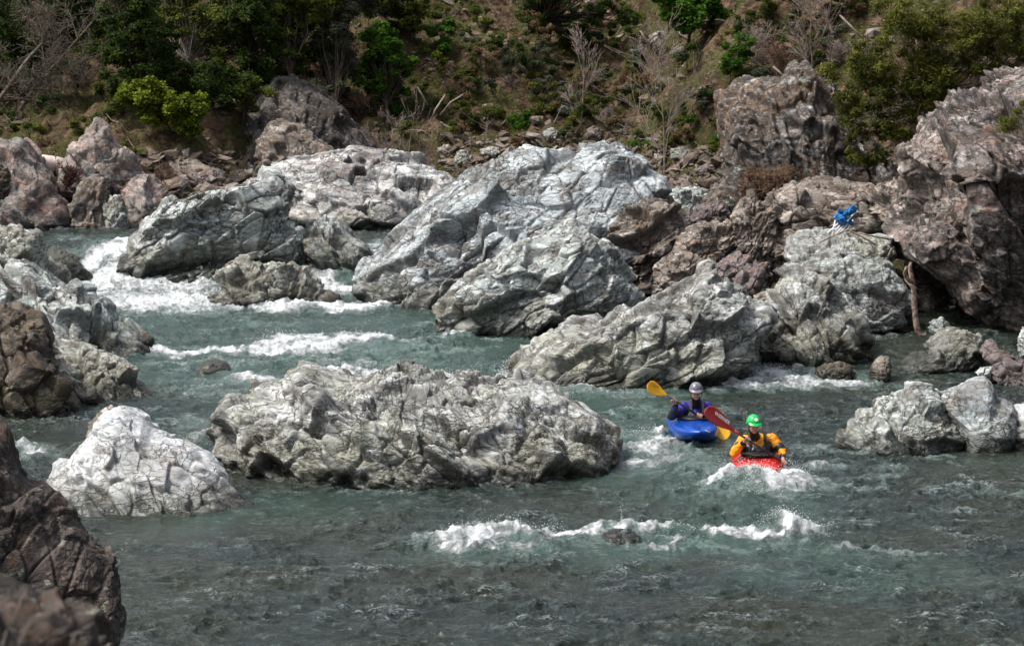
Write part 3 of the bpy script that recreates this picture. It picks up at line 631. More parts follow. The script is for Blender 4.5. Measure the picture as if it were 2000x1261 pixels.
# white water: (px, py, rx, ry, strength) ellipses in photograph pixels -> the water plane
FOAM = [
 # chute upper left and the apron below it
 (215,492,48,14,1.2),(185,510,40,14,1.2),(165,530,50,14,1.15),(215,535,70,14,1.1),(245,480,26,12,1.1),(260,545,110,10,1.15),(350,548,90,9,1.0),(170,560,60,10,.8),(300,570,160,10,.6),
 (225,600,70,10,.75),(300,597,80,9,1.05),(380,588,60,10,1.0),(250,606,60,6,.9),(430,545,40,8,.9),(110,548,30,12,.5),(150,462,90,4,.35),(190,470,80,3,.4),
 (250,575,190,26,.55),(190,560,60,20,.6),(330,560,120,14,.6),(400,570,40,20,.5),(160,585,40,14,.5),(340,608,140,8,.6),
 # right of the wedge rock
 (650,545,60,16,1.0),(690,530,50,14,.95),(620,530,40,10,.9),(700,560,50,12,.9),(660,575,50,10,.8),(600,602,110,6,.95),(690,604,60,6,1.0),(500,606,90,4,.7),(735,606,50,4,.6),(735,478,25,8,.8),(580,445,12,14,.8),(728,500,18,8,.9),
 # second wave line
 (300,680,18,6,.8),(350,688,60,5,.85),(420,692,60,5,.75),(520,680,45,8,1.05),(580,676,70,8,1.0),(660,670,70,6,1.0),(740,668,80,5,.95),(820,675,60,4,.6),(545,690,120,5,.75),(340,714,60,4,.6),(420,712,80,4,.5),(640,706,80,4,.5),(720,708,90,4,.45),
 (320,740,60,4,.3),(470,735,30,6,.8),(500,745,40,7,.95),(540,752,60,7,.85),(600,738,40,4,.5),
 # third line behind the long boulder
 (660,742,60,6,1.1),(740,742,70,6,1.1),(800,744,60,6,1.0),(870,746,60,6,.9),(940,745,50,7,.9),(990,738,16,14,1.05),(1000,748,60,6,1.0),(1090,757,60,4,.7),(1140,762,30,4,.8),
 (1230,765,60,6,.4),(1180,775,60,6,.3),(1170,815,30,6,.7),(1220,880,40,8,.5),
 # in front of the flaky boulder
 (880,655,40,4,.75),(960,660,50,3,.65),(1040,662,50,3,.4),(1180,662,30,3,.3),
 # left pool
 (370,760,40,4,.6),(350,770,50,3,.5),(390,820,50,5,.6),(380,835,60,6,.6),(60,880,70,7,.9),(80,893,40,8,.9),(30,905,40,6,.5),(420,880,20,8,.5),(300,800,60,4,.2),
 # right cascade
 (1500,738,60,12,1.05),(1470,748,60,10,1.1),(1540,745,70,9,1.05),(1610,748,60,7,1.0),(1680,746,50,6,.9),(1430,755,50,7,.9),(1580,722,40,10,.8),(1560,700,50,6,.6),(1600,700,40,6,.5),(1385,757,40,5,.8),(1600,760,120,4,.5),(1530,757,70,5,.7),(1700,762,60,4,.4),(1670,728,24,10,.5),
 # around the rear kayaker
 (1275,855,30,7,.95),(1250,870,40,7,.8),(1300,868,50,7,.85),(1370,862,50,6,.6),(1270,885,50,10,.75),(1240,905,50,8,.8),(1330,900,60,10,.55),(1250,760,50,7,.35),(1270,800,60,10,.35),(1400,800,60,10,.25),(1210,845,30,8,.5),(1280,912,80,6,.6),
 # around the front kayaker
 (1465,955,46,9,1.3),(1500,958,50,8,1.25),(1548,945,46,10,1.0),(1440,945,26,8,.9),(1415,935,26,10,1.0),(1430,950,40,7,.8),(1385,950,35,5,.95),(1500,970,90,6,.6),(1590,915,30,6,.7),(1640,945,60,4,.7),(1560,955,70,5,.6),(1700,935,50,5,.5),(1770,915,60,4,.5),(1830,905,60,4,.35),(1600,880,40,6,.4),(1500,870,80,6,.3),
 (1600,884,30,4,.7),(1660,892,60,3,.6),(1540,963,40,4,.4),
 # big lower wave
 (300,552,180,14,.75),(240,590,160,12,.6),(420,600,120,8,.6),(180,545,90,18,.7),(660,560,80,22,.7),(560,604,140,6,.6),(380,690,160,7,.4),(640,690,180,8,.45),(700,712,160,5,.4),(470,740,90,8,.5),
 (900,1054,90,4,.75),(1080,1048,110,4,.75),(1250,1044,120,4,.75),(1450,1043,120,4,.8),(1120,1052,60,6,.8),(1400,1050,90,5,.8),(1570,1046,70,7,1.0),(1220,1036,60,3,.6),
 (620,684,160,5,.6),(380,694,120,5,.55),(900,682,60,3,.5),(760,752,160,4,.6),(560,760,60,5,.6),(450,770,70,4,.4),(1110,768,120,5,.45),(1300,775,90,5,.35),(1215,930,50,5,.6),(1290,880,60,8,.6),(1350,925,60,8,.45),(1170,940,60,4,.5),(500,630,160,4,.3),(560,800,40,4,.4),(400,850,40,6,.6),(430,905,30,6,.5),(340,830,40,4,.4),(90,870,60,5,.7),(840,640,40,3,.5),(1240,745,60,3,.5),
 (830,1058,40,5,.8),(880,1058,50,8,1.0),(940,1052,60,10,1.15),(1000,1045,50,9,1.15),(1060,1048,50,7,1.05),(1110,1046,40,6,.95),(1160,1044,40,5,.9),(950,1070,110,6,.8),(1080,1062,80,5,.6),
 (1290,1048,50,5,.95),(1350,1044,60,5,1.0),(1420,1043,50,6,1.05),(1480,1042,40,8,1.1),(1535,1040,45,11,1.35),(1580,1042,45,8,1.1),(1615,1040,35,4,.9),(1310,1072,90,4,.7),(1250,1068,50,4,.75),(1400,1080,80,4,.5),(1500,1072,70,4,.4),
 (1640,1082,60,4,.6),(1700,1085,60,5,.6),(1760,1088,40,4,.45),(950,1100,90,4,.45),(900,1108,60,3,.4),(1780,1155,45,3,.95),(1720,1156,40,3,.4),(1050,1128,30,2,.5),(1500,1130,60,3,.3),(1880,1000,80,5,.4),(1900,960,80,6,.3),(1230,1010,30,4,.4),(1440,990,50,4,.4),(1150,960,60,4,.3),(1900,1130,60,4,.3),(1390,1110,40,3,.4),(1990,970,30,8,.4),
]
TEAL = [(420,570,330,60,1.),(600,640,420,40,.8),(560,720,300,50,.95),(780,700,300,50,.7),(900,720,160,40,.6),(280,640,90,50,.7),(1250,830,120,70,.65),(1300,900,160,60,.7),(1450,960,220,40,.5),(1200,790,120,40,.75),(1100,1068,320,28,.8),(1350,1062,220,24,1.),(1500,1010,160,30,.55),(1600,1110,260,40,.45),(1800,1140,240,40,.35),(700,560,80,40,1.),(480,800,120,70,.5),(1560,735,180,25,.5),(950,1000,260,40,.25),(640,985,160,30,.45),(420,1010,140,25,.5),(1900,900,160,40,.2)]
def splat(L, soft=1.0):
    out = np.zeros(X.shape, np.float32)
    for px, py, rx, ry, a in L:
        c = W(px, py); s0 = SC(c[1])
        y_up = W(px, py-ry)[1]; ryw = max(y_up-c[1], .03)
        rxw = rx/s0
        m0 = (np.abs(Y[0]-c[1]) < ryw*2.6)
        if not m0.any(): continue
        j0, j1 = np.argmax(m0), len(m0)-np.argmax(m0[::-1])
        q = ((X[:, j0:j1]-c[0])/rxw)**2+((Y[:, j0:j1]-c[1])/ryw)**2
        val = a*np.exp(-q*.9*soft)
        out[:, j0:j1] = 1-(1-out[:, j0:j1])*(1-np.clip(val, 0, .97)) if a <= 1 else np.maximum(out[:, j0:j1], np.clip(val, 0, 1.3))
    return out
# warp the lookup so that the patches get torn, flowing outlines
X0, Y0 = X.copy(), Y.copy()
X = X0+.30*noise2(X0/.8, Y0/1.4, 61)+.14*noise2(X0/.3, Y0/.5, 62); Y = Y0+.75*noise2(X0/.9, Y0/1.6, 63)+.3*noise2(X0/.3, Y0/.5, 64)
X = X+.05*noise2(X0/.1, Y0/.17, 65); Y = Y+.12*noise2(X0/.1, Y0/.17, 66)
foam = splat(FOAM); teal = splat(TEAL, .8)
X, Y = X0, Y0
BUMPS = [(1475,915,120,14,.06),(1462,954,46,7,.155),(1500,957,44,6,.13),(1556,944,36,8,.11),(1412,940,24,7,.10),(1350,850,110,14,.10),(1535,1040,60,14,.20),(940,1050,120,14,.12),(1400,1045,120,12,.08),(1210,1045,60,12,.10),(560,672,110,12,.12),(700,668,120,10,.10),(500,742,60,12,.08),(720,742,200,10,.10),(200,500,60,16,.12),(690,535,60,18,.14),(330,592,140,12,.08),(1500,738,100,12,.10),(415,704,60,12,.05),(640,604,110,9,.08)]
DIPS = [(1460,1010,150,20,.16),(560,655,200,14,.08),(400,725,120,14,.06),(1350,1020,120,14,.08),(1300,830,80,20,.06)]
Z = water_level(X, Y).astype(np.float32)
for L, sg in ((BUMPS, 1), (DIPS, -1)):
    for px, py, rx, ry, a in L:
        c = W(px, py); s0 = SC(c[1]); ryw = W(px, py-ry)[1]-c[1]
        Z += sg*a*np.exp(-((X-c[0])*s0/rx)**2-((Y-c[1])/ryw)**2)
calm = np.zeros(X.shape, np.float32)
for px, py, rx, ry, a in [(330,1040,180,45,1.),(600,985,240,28,.8),(900,970,300,18,.5),(560,630,300,14,.3),(1850,880,160,8,.4),(1600,775,300,14,.3),(300,465,200,6,.7),(780,625,140,14,.7),(1600,715,120,8,.4),(1880,745,160,20,.5)]:
    c = W(px, py); s0 = SC(c[1]); ryw = W(px, py-ry)[1]-c[1]
    calm = np.maximum(calm, a*np.exp(-((X-c[0])*s0/rx)**2-((Y-c[1])/ryw)**2))
act = (1-.85*calm)
rap = np.clip(foam, 0, 1)
sw = noise2(X/1.9+Y*.08, Y/1.5, 71)*.6+noise2(X/1.0-Y*.1, Y/.8, 72)*.4
wx = X+.10*noise2(X/.6, Y/.6, 90); wy = Y+.10*noise2(X/.6, Y/.6, 91)
def rdg(fx, fy, sd, ang):
    c_, s_ = math.cos(ang), math.sin(ang); a_, b_ = wx*c_-wy*s_, wx*s_+wy*c_
    return np.clip(1-1.9*np.abs(noise2(a_/fx, b_/fy, sd)), 0, 1)**1.6
ch = rdg(1.05, .50, 73, .25)*.40+rdg(.62, .34, 74, -.3)*.36+rdg(.34, .20, 75, .15)*.24+rdg(.20, .12, 76, -.1)*.12-.45
fine = noise2(wx/.10, wy/.07, 77)
amp = .38+.72*sstep(-.5, .2, noise2(X/1.3, Y/2.0, 78)+.5*noise2(X/.5, Y/.8, 79))+.6*rap
slick = 1-.75*sstep(.28, .55, noise2(X/1.9, Y/1.5, 87)+.25*noise2(X/.5, Y/.5, 88))
amp = amp*slick
Z += act*(.050*sw*(1+rap) + .145*ch*amp + .006*fine*amp)
lump = np.abs(noise2(X/.26, Y/.30, 80))+.5*np.abs(noise2(X/.12, Y/.14, 81))+.25*np.abs(noise2(X/.055, Y/.06, 82))
Z += sstep(.35, .95, foam)*(.01+.05*lump)
crest = sstep(.30, .62, ch*amp+.15*sw+.12*fine)*act
foam = np.clip(foam+.30*crest*sstep(-.1, .5, noise2(X/2.2, Y/3., 84)), 0, 1.3)
F = np.arange(X.size).reshape(X.shape)
F = np.stack([F[:-1, :-1], F[1:, :-1], F[1:, 1:], F[:-1, 1:]], -1).reshape(-1, 4)
wm = N('river_water_with_foam'); v = wm.coord()
st = wm.mapping(v, scale=(.75, .8, 1))
f = wm.attr('foam'); te = wm.attr('teal')
n1 = wm.noise(st, 5.5, 9, .72, .5); n2 = wm.noise(wm.mapping(v, scale=(1, .6, 1)), 17, 7, .7, .4)
nn = wm.math('ADD', wm.math('MULTIPLY', n1, .6), wm.math('MULTIPLY', n2, .4))
fo = wm.math('ADD', f, wm.math('MULTIPLY', wm.math('SUBTRACT', nn, .5), 2.6))
fm = wm.ramp(fo, .42, .95)
thin = wm.math('MULTIPLY', wm.ramp(fo, -.05, .8), .68)
tn = wm.math('ADD', te, wm.math('MULTIPLY', wm.math('SUBTRACT', wm.noise(v, .9, 5, .6), .5), .9))
tm = wm.ramp(tn, .1, 1.0)
deep = wm.mix(wm.ramp(wm.noise(v, .35, 4), .4, .6), (.007, .015, .012), (.013, .018, .010))
body = wm.mix(tm, deep, (.030, .060, .049))
body = wm.mix(thin, body, (.19, .27, .25))
fl = wm.noise(wm.mapping(v, scale=(.6, 1.3, 1)), 9, 5, .6, 1.2); fl2 = wm.noise(wm.mapping(v, scale=(.8, 1, 1), loc=(4, 2, 0)), .9, 4, .6)
fk = wm.math('MULTIPLY', wm.ramp(wm.math('ABSOLUTE', wm.math('SUBTRACT', fl, .5)), .0, .035, 1, 0), wm.math('MULTIPLY', wm.ramp(fl2, .42, .62), wm.ramp(wm.attr('crest'), .2, .8)))
body = wm.mix(wm.math('MULTIPLY', fk, .6), body, (.38, .43, .44))  # pale crest flecks: foam streaks and glints painted into the water colour
cc = wm.mix(fm, body, (.68, .71, .72))
wm.set(Base_Color=cc, Roughness=wm.ramp(fm, 0, 1, .06, .75), IOR=1.35)
h = wm.math('ADD', wm.noise(wm.mapping(v, scale=(.55, 1.3, 1)), 16, 6, .65, .3), wm.math('MULTIPLY', wm.noise(v, 8, 4, .6), .8))
h = wm.math('ADD', h, wm.math('MULTIPLY', fm, wm.math('MULTIPLY', nn, 2.2)))
wm.bump(wm.math('MULTIPLY', h, wm.ramp(wm.attr('calm'), 0, 1, 1, .2)), 1., .045)
river = link('river', mesh_np('river', np.stack([X, Y, Z], -1).reshape(-1, 3), F, wm.m, True, {'foam': foam.ravel(), 'teal': teal.ravel(), 'calm': calm.ravel(), 'crest': (sstep(.0, .45, ch*amp)*act).ravel()}))
tag(river, 'green river with white rapids', kind='structure')
WX, WYs, WZ, WF = X, ys, Z, foam
def wz_at(x, y):
    j = int(np.clip(np.searchsorted(WYs, y), 0, len(WYs)-1)); i = int(np.clip(np.searchsorted(WX[:, j], x), 0, WX.shape[0]-1))
    return float(WZ[i, j])
# ------------------------------------------------------------ vegetation
def leaf_mat(name, a, b, c):
    m = N(name); f = m.attr('lv')
    col = m.mix(m.ramp(f, .0, .5), a, b); col = m.mix(m.ramp(f, .6, 1.), col, c)
    m.set(Base_Color=col, Roughness=.65); m.b.inputs['Specular IOR Level'].default_value = .1
    tr = m.n('ShaderNodeBsdfTranslucent'); m.t.links.new(col, tr.inputs['Color'])
    mx = m.n('ShaderNodeMixShader'); mx.inputs[0].default_value = .3
    m.t.links.new(m.b.outputs[0], mx.inputs[1]); m.t.links.new(tr.outputs[0], mx.inputs[2]); m.t.links.new(mx.outputs[0], m.out.inputs[0])
    return m.m
L = {
 'dark': leaf_mat('leaves_dark_evergreen', (.016,.030,.007), (.032,.054,.010), (.07,.10,.016)),
 'olive': leaf_mat('leaves_olive_oak', (.035,.048,.010), (.07,.085,.014), (.15,.165,.03)),
 'greyg': leaf_mat('leaves_grey_green', (.035,.042,.024), (.06,.07,.04), (.11,.12,.07)),
 'bright': leaf_mat('leaves_bright_spring_green', (.022,.052,.006), (.048,.115,.010), (.10,.20,.020)),
 'yellow': leaf_mat('leaves_yellow_green', (.05,.07,.006), (.11,.15,.010), (.22,.26,.022)),
 'willow': leaf_mat('leaves_narrow_olive_willow', (.04,.05,.009), (.09,.10,.018), (.19,.19,.04)),
 'brown': leaf_mat('dry_brown_leaves', (.08,.05,.025), (.13,.085,.04), (.20,.14,.07)),
}
BARK = plain('bark_dark', (.055,.042,.034), .9, .2, .35, 6, .03)
TWIG = plain('twigs_pale_grey', (.26,.21,.18), .9, .2, .3, 8)
TWIGG = plain('twigs_dark_grey', (.13,.105,.085), .9, .2, .3, 8)
TWIGD = plain('twigs_brown', (.16,.10,.065), .9, .2, .35, 8)
rs = np.random.RandomState(5)
def leaves(C, Rr, n, size, aspect=.5, droop=0., shell=.55):
    """n leaf quads in clumps with centres C and radii Rr"""
    k = rs.randint(0, len(C), n)
    d = rs.normal(size=(n, 3)); d /= np.linalg.norm(d, axis=1)[:, None]
    r = (shell+(1-shell)*rs.rand(n))**1.0*rs.rand(n)**.22
    P0 = C[k]+d*(r*Rr[k])[:, None]*np.array((1, 1, .72))
    nrm = d*.5+rs.normal(size=(n, 3))*.55+np.array((0, 0, .75)); nrm /= np.linalg.norm(nrm, axis=1)[:, None]
    a = rs.normal(size=(n, 3)); a[:, 2] -= droop; a -= nrm*(a*nrm).sum(1)[:, None]; a /= np.linalg.norm(a, axis=1)[:, None]
    b = np.cross(nrm, a); s = size*(.6+.8*rs.rand(n))[:, None]
    V = np.stack([P0-a*s*.5, P0+b*s*aspect*.5, P0+a*s*.5, P0-b*s*aspect*.5], 1).reshape(-1, 3)
    F = np.arange(4*n).reshape(n, 4)
    tone = (rs.rand(len(C))*.6)[k]+rs.rand(n)*.5
    return V, F, np.repeat(np.clip(tone, 0, 1), 4)
def crown_clumps(ells, Y, dens=1., cr=.26):
    C = []; Rr = []
    for px, py, rx, ry in ells:
        c = P(px, py, Y); sx, sz = rx/SC(Y), ry/SC(Y); sy = (sx+sz)*.55
        n = max(3, int(dens*5.0*(sx*sz+sx*sy+sy*sz)/(cr/.33)**2))
        for _ in range(n):
            d = rs.normal(size=3); d /= np.linalg.norm(d); q = rs.rand()**.4
            C.append(c+d*np.array((sx, sy, sz))*q); Rr.append(cr*(.6+.8*rs.rand())*(.5+.5*min(1, sx)))
    return np.array(C), np.array(Rr)
def tree(name, label, cat, ells, Y, leafm, nleaf, size=.07, base=None, aspect=.5, stems=1, cr=.26, dens=1., trunk_r=.07, group=None, bark=None, shell=.3, droop=0.):
    for px, py, rx, ry in ells:          # keep every part of the crown in front of the slope
        if py+ry > 8: Y = min(Y, GG(px, py+ry*.9)[1]-.45*rx/SC(Y)-.15)
    if len(ells) > 2 or nleaf > 9000: dens *= 2.2; nleaf = int(nleaf*1.5)
    C, Rr = crown_clumps(ells, Y, dens, cr)
    b = G(*base) if base else None
    if b is None:
        lo = max(ells, key=lambda e: e[1]); bx = P(lo[0], lo[1], Y); b = np.array((bx[0], Y+.2, 0)); b[2] = gz(b[0], b[1])
    b[2] = gz(b[0], b[1])-.08
    o = empty(name, b, label, cat, group)
    V, F, lv = leaves(C, Rr, nleaf, size, aspect, droop, shell)
    cr_ = bpy.data.objects.new('crown', mesh_np('crown', V-b, F, L[leafm], False, {'lv': lv})); COL.objects.link(cr_); cr_.parent = o
    mb = MB(); mid = C.mean(0)
    for s in range(stems):
        off = np.array((rs.normal()*.15, rs.normal()*.15, 0))*(stems > 1)
        top = mid*.75+b*.25+off*2; hub = b+(top-b)*.55+off
        mb.tube([b+off*.4, b+(hub-b)*.5+rs.normal(size=3)*.05, hub, top], [trunk_r, trunk_r*.8, trunk_r*.65, trunk_r*.4], 7)
        for i in range(s, len(C), stems):
            st = hub+(top-hub)*rs.rand(); md = (st+C[i])/2+rs.normal(size=3)*.12
            mb.tube([st, md, C[i]], [trunk_r*.32, trunk_r*.2, trunk_r*.07], 4, False)
    mb.build('trunk', bark or BARK, o)
    return o
def bare(name, label, cat, base, tip, Y=None, spread=.5, levels=4, kids=5, r0=.035, mat=None, seed=1, up=.35, group=None, leafy=None, nstem=1, minr=.0035, thing=None, split=True):
    """leafless tree or bush: recursive tapering branches; base/tip are photograph pixels or points"""
    rr = random.Random(seed)
    b = np.array(base, float) if len(base) == 3 else G(*base)
    if Y is not None and len(base) == 2: b = P(base[0], base[1], Y)
    if len(base) == 2 and Y is None: b[2] = gz(b[0], b[1])-.05
    t = np.array(tip, float) if len(tip) == 3 else P(tip[0], tip[1], b[1]-.1)
    o = thing or empty(name, b, label, cat, group)
    tr, tw = MB(), MB(); ends = []
    def grow(p, d, ln, r, lev):
        n = 5; pts = [p]; dd = d.copy()
        for i in range(n):
            dd = dd+np.array([rr.gauss(0, .11) for _ in range(3)])+np.array((0, 0, up*.10)); dd /= np.linalg.norm(dd)
            pts.append(pts[-1]+dd*ln/n)
        rad = [max(minr, r*(1-.62*i/n)) for i in range(n+1)]
        (tr if lev == 0 else tw).tube(pts, rad, 6 if lev == 0 else 3, False)
        if lev >= levels: ends.append(pts[-1]); return
        for k in range(kids if lev else int(kids*1.8)):
            i = rr.randint(1 if lev else 1, n); q = pts[i]
            a = np.array([rr.gauss(0, 1) for _ in range(3)]); a -= dd*(a@dd); a /= np.linalg.norm(a)+1e-9
            nd = dd*(1-spread*.55)+a*spread; nd /= np.linalg.norm(nd)
            grow(q, nd, ln*(.38+.28*rr.random())*(1-.3*i/n if lev == 0 else 1), max(minr, rad[i]*.55), lev+1)
    for s in range(nstem):
        d = t-b; ln = np.linalg.norm(d); d = d/ln
        if nstem > 1: d = d+np.array((rr.gauss(0, .45), rr.gauss(0, .35), 0)); d /= np.linalg.norm(d); ln *= .7+.4*rr.random()
        grow(b+np.array((rr.gauss(0, .05), rr.gauss(0, .05), 0))*(nstem > 1), d, ln*(.9 if nstem == 1 else .6), r0, 0)
    tr.build('trunk' if nstem == 1 else 'stems', mat or TWIG, o); tw.build('twigs', mat or TWIG, o)
    if leafy:
        lm, nl, sz = leafy; E = np.array(ends)
        V, F, lv = leaves(E, np.full(len(E), .12), nl, sz)
        c = bpy.data.objects.new('leaf_buds', mesh_np('leaf_buds', V-np.array(o.location), F, L[lm], False, {'lv': lv})); COL.objects.link(c); c.parent = o
    return o

# the wood at the upper left, back to front
tree('evergreen_tree', 'dark evergreen tree behind the bare twiggy tree at the top left corner', 'tree', [(40,40,120,90),(20,150,80,60),(150,20,70,60)], 96, 'dark', 22000, .085, base=(60,170))
tree('evergreen_tree', 'dark evergreen tree right of the bare twiggy tree', 'tree', [(255,30,70,80),(250,130,60,70),(300,80,50,60)], 94, 'dark', 20000, .085, base=(270,200))
tree('oak_tree', 'olive-green oak with a pale straight trunk at the top left', 'tree', [(400,30,75,50),(425,100,65,50),(340,20,50,50)], 90, 'olive', 17000, .075, base=(345,235), bark=plain('bark_pale_grey', (.20,.17,.15), .9, .2, .3, 9))
tree('oak_tree', 'dark green low-branching oak behind the yellow-green bush', 'tree', [(370,160,85,55),(440,170,60,40),(300,140,60,40)], 88.5, 'dark', 16000, .075, base=(380,240))
tree('evergreen_tree', 'very dark tree left of the olive-grey pair above the lichen-spotted boulder', 'tree', [(500,60,60,90),(490,150,50,60),(470,20,60,50)], 93, 'dark', 18000, .085, base=(480,220))
tree('oak_tree', 'dark olive tree directly above the lichen-spotted boulder', 'tree', [(580,50,70,80),(570,130,60,50)], 90, 'olive', 18000, .07, base=(560,200))
tree('oak_tree', 'grey-green tree left of the bright green maple', 'tree', [(655,50,50,80),(660,130,45,50),(640,190,45,30),(690,210,40,30)], 87, 'greyg', 20000, .065, base=(650,250))
tree('oak_tree', 'olive tree with drooping crown at the top, above the bright green maple', 'tree', [(770,10,70,40),(820,30,45,35),(720,-10,60,40)], 97, 'olive', 14000, .075, base=(790,90))
tree('maple_tree', 'bright green round maple on the slope above the pale streaky boulder', 'tree', [(745,80,45,42),(765,125,42,40),(735,160,42,38),(775,180,34,28),(745,205,40,22),(720,110,30,40)], 86.5, 'bright', 15000, .08, base=(760,225), aspect=.8)
tree('leafy_bush', 'yellow-green leafy bush hanging over the bank at left', 'bush', [(310,190,60,36),(370,205,55,34),(345,240,50,28),(270,185,50,28),(385,250,25,16),(300,225,40,20)], 84.5, 'yellow', 15000, .075, base=(330,280), aspect=.7)
tree('leafy_bush', 'tall bright green shrub right of the round maple', 'bush', [(862,55,26,34),(868,85,22,20)], 94, 'bright', 5000, .075, base=(870,120), aspect=.7)
tree('leafy_bush', 'small yellowish shrub beneath the tall bright green shrub', 'bush', [(860,118,18,18)], 91, 'yellow', 1800, .07, base=(860,140))
tree('oak_tree', 'dark many-stemmed oak at the top centre', 'tree', [(1110,-20,100,45),(1190,40,50,40),(1040,20,45,50),(1130,60,60,30)], 96, 'dark', 15000, .08, base=(1065,110), stems=4, trunk_r=.09, dens=.7)
tree('maple_tree', 'bright green tree at the top right of centre', 'tree', [(1345,20,60,42),(1310,0,45,35),(1390,10,45,40)], 99, 'bright', 14000, .09, base=(1345,70), aspect=.8)
tree('leafy_bush', 'fresh green airy shrub on the slope above the crag', 'bush', [(1443,95,34,24),(1435,122,30,20),(1465,115,22,20)], 84, 'bright', 5500, .06, base=(1440,150), shell=.2)
tree('leafy_bush', 'wide dark green shrub on the slope behind the central boulder', 'bush', [(935,218,50,26),(975,232,40,22)], 87.5, 'olive', 6500, .06, base=(950,260))
tree('leafy_bush', 'small bright green shrub beside the wide dark one behind the central boulder', 'bush', [(1006,240,24,20),(1020,228,16,10)], 86.5, 'bright', 2800, .07, base=(1006,264))
tree('willow_bush', 'big olive willow bush spilling between the crag and the right cliff', 'bush', [(1720,120,70,50),(1690,185,55,45),(1790,170,75,60),(1850,70,85,60),(1770,40,80,50),(1950,50,80,60),(1750,250,60,32),(1840,150,60,50),(1690,260,40,22),(1930,110,60,40),(1960,165,60,40),(2030,90,60,80),(1660,215,36,40),(1700,300,45,18),(1620,150,24,26)], 62.0, 'willow', 50000, .10, base=(1790,330), aspect=.2, dens=2.2, cr=.28, stems=4, trunk_r=.05, shell=.1, bark=TWIG)
tree('evergreen_tree', 'dark tree at the top edge above the willow bush', 'tree', [(1640,-5,60,34),(1560,-20,50,30)], 92, 'dark', 9000, .08, base=(1640,60))
tree('leafy_bush', 'grey-green shrub draping the rim of the right cliff', 'bush', [(1985,215,25,30),(1965,245,20,18)], 53.2, 'willow', 2500, .05, base=(1990,260), aspect=.3, trunk_r=.02)
for k, (px, lm) in enumerate([(-40,'dark'),(120,'dark'),(230,'dark'),(330,'olive'),(450,'dark'),(560,'olive'),(670,'greyg')]):
    tree('evergreen_tree', 'tall dark tree whose crown closes the wood above the top edge at the upper left', 'tree', [(px,-70,90,70),(px+40,-10,70,50),(px-30,60,55,45)], 96-k % 3, lm, 12000, .09, base=(px+10,120), group='crowns closing the wood at the top left', cr=.42)
for k, (px, py, lm) in enumerate([(40,150,'dark'),(150,120,'dark'),(215,190,'olive'),(90,60,'dark'),(520,110,'dark'),(610,190,'greyg'),(470,190,'olive'),(320,110,'dark'),(400,60,'olive'),(600,20,'dark')]):
    tree('leafy_bush', 'dense dark bush filling the shade between the trees at the upper left', 'bush', [(px,py,48,38),(px+30,py-20,36,30)], 95, lm, 5500, .07, group='dark bushes under the trees at the upper left')
# smaller shrubs scattered over the slope
SHR = [(905,215,26,'olive'),(1075,135,36,'dark'),(1000,125,34,'greyg'),(1165,195,36,'dark'),(1235,135,34,'olive'),(1215,235,26,'greyg'),(1290,165,26,'olive'),(1385,290,28,'olive'),(1010,75,34,'dark'),(940,105,30,'olive'),(830,205,26,'greyg'),(790,245,22,'olive'),(1405,245,16,'olive'),(1068,205,22,'greyg'),(1370,185,24,'dark'),(1140,120,28,'dark'),(1200,85,30,'olive'),(1265,210,22,'dark'),(880,150,24,'olive'),(820,160,22,'olive'),(960,165,22,'greyg'),(1500,60,34,'greyg'),(1560,95,28,'olive'),(1470,30,34,'olive'),(1240,30,34,'olive'),(930,30,30,'olive'),(560,225,30,'olive'),(480,215,28,'olive'),(1350,230,18,'bright'),(700,245,22,'greyg'),(1250,285,16,'bright'),(1395,275,20,'bright'),(1110,235,20,'olive'),(60,250,40,'olive'),(150,240,36,'olive'),(210,225,30,'dark'),(20,220,34,'dark'),(110,200,34,'dark'),(250,290,24,'olive'),(1155,290,14,'bright')]
rq = random.Random(77)
for _ in range(90):
    px = rq.uniform(680, 1640); py = rq.uniform(-5, 300); r = rq.uniform(12, 30)
    if 560 < px < 1000 and py > 290-(px-700)*.1: continue
    SHR.append((px, py, r, rq.choice(['olive','olive','greyg','dark','olive','brown','brown'])))
for _ in range(60):
    SHR.append((rq.uniform(860, 1660), rq.uniform(-15, 210), rq.uniform(22, 40), rq.choice(['olive','greyg','greyg','dark','brown'])))
for i, (px, py, r, lm) in enumerate(SHR):
    g = GG(px, py+r*.5)
    tree('hillside_shrub', 'low rounded shrub dotted about the brown hillside', 'shrub', [(px, py, r, r*.62)], g[1]-.3, lm, int(60*r), .055, trunk_r=.02, group='low shrubs on the far hillside', cr=.22, shell=.3)

# leafless trees and thickets
bare('bare_tree', 'large leafless grey tree with dense fine twigs at the left edge', 'tree', tuple(P(-25, 225, 80.5)), tuple(P(105, 70, 80.5)), spread=.75, levels=4, kids=6, r0=.085, seed=3, up=-.1, leafy=('greyg', 4500, .045), minr=.005, mat=TWIGG)
bare('bare_tree', 'leafless grey limb tree leaning in from the top left corner', 'tree', tuple(P(40, 215, 82.)), tuple(P(190, 20, 82.)), spread=.7, levels=4, kids=5, r0=.06, seed=4, up=-.1, minr=.005, mat=TWIGG)
bare('bare_sapling', 'tall pale leafless sapling behind the peak of the central boulder, left one', 'tree', (1130,285), (1136,112), spread=.42, levels=3, kids=6, r0=.026, seed=11, minr=.005)
bare('bare_sapling', 'tall pale leafless sapling behind the right end of the central boulder', 'tree', (1298,335), (1302,112), spread=.42, levels=3, kids=6, r0=.026, seed=12, minr=.005)
bare('bare_bush', 'pale leafless spreading bush right of the left tall sapling', 'bush', (1155,270), (1185,190), spread=.6, levels=3, kids=5, r0=.02, seed=13, nstem=4, minr=.005)
bare('bare_sapling', 'pale leafless small tree at the top right on the skyline slope', 'tree', (1590,130), (1592,10), spread=.5, levels=3, kids=6, r0=.03, seed=14, minr=.006)
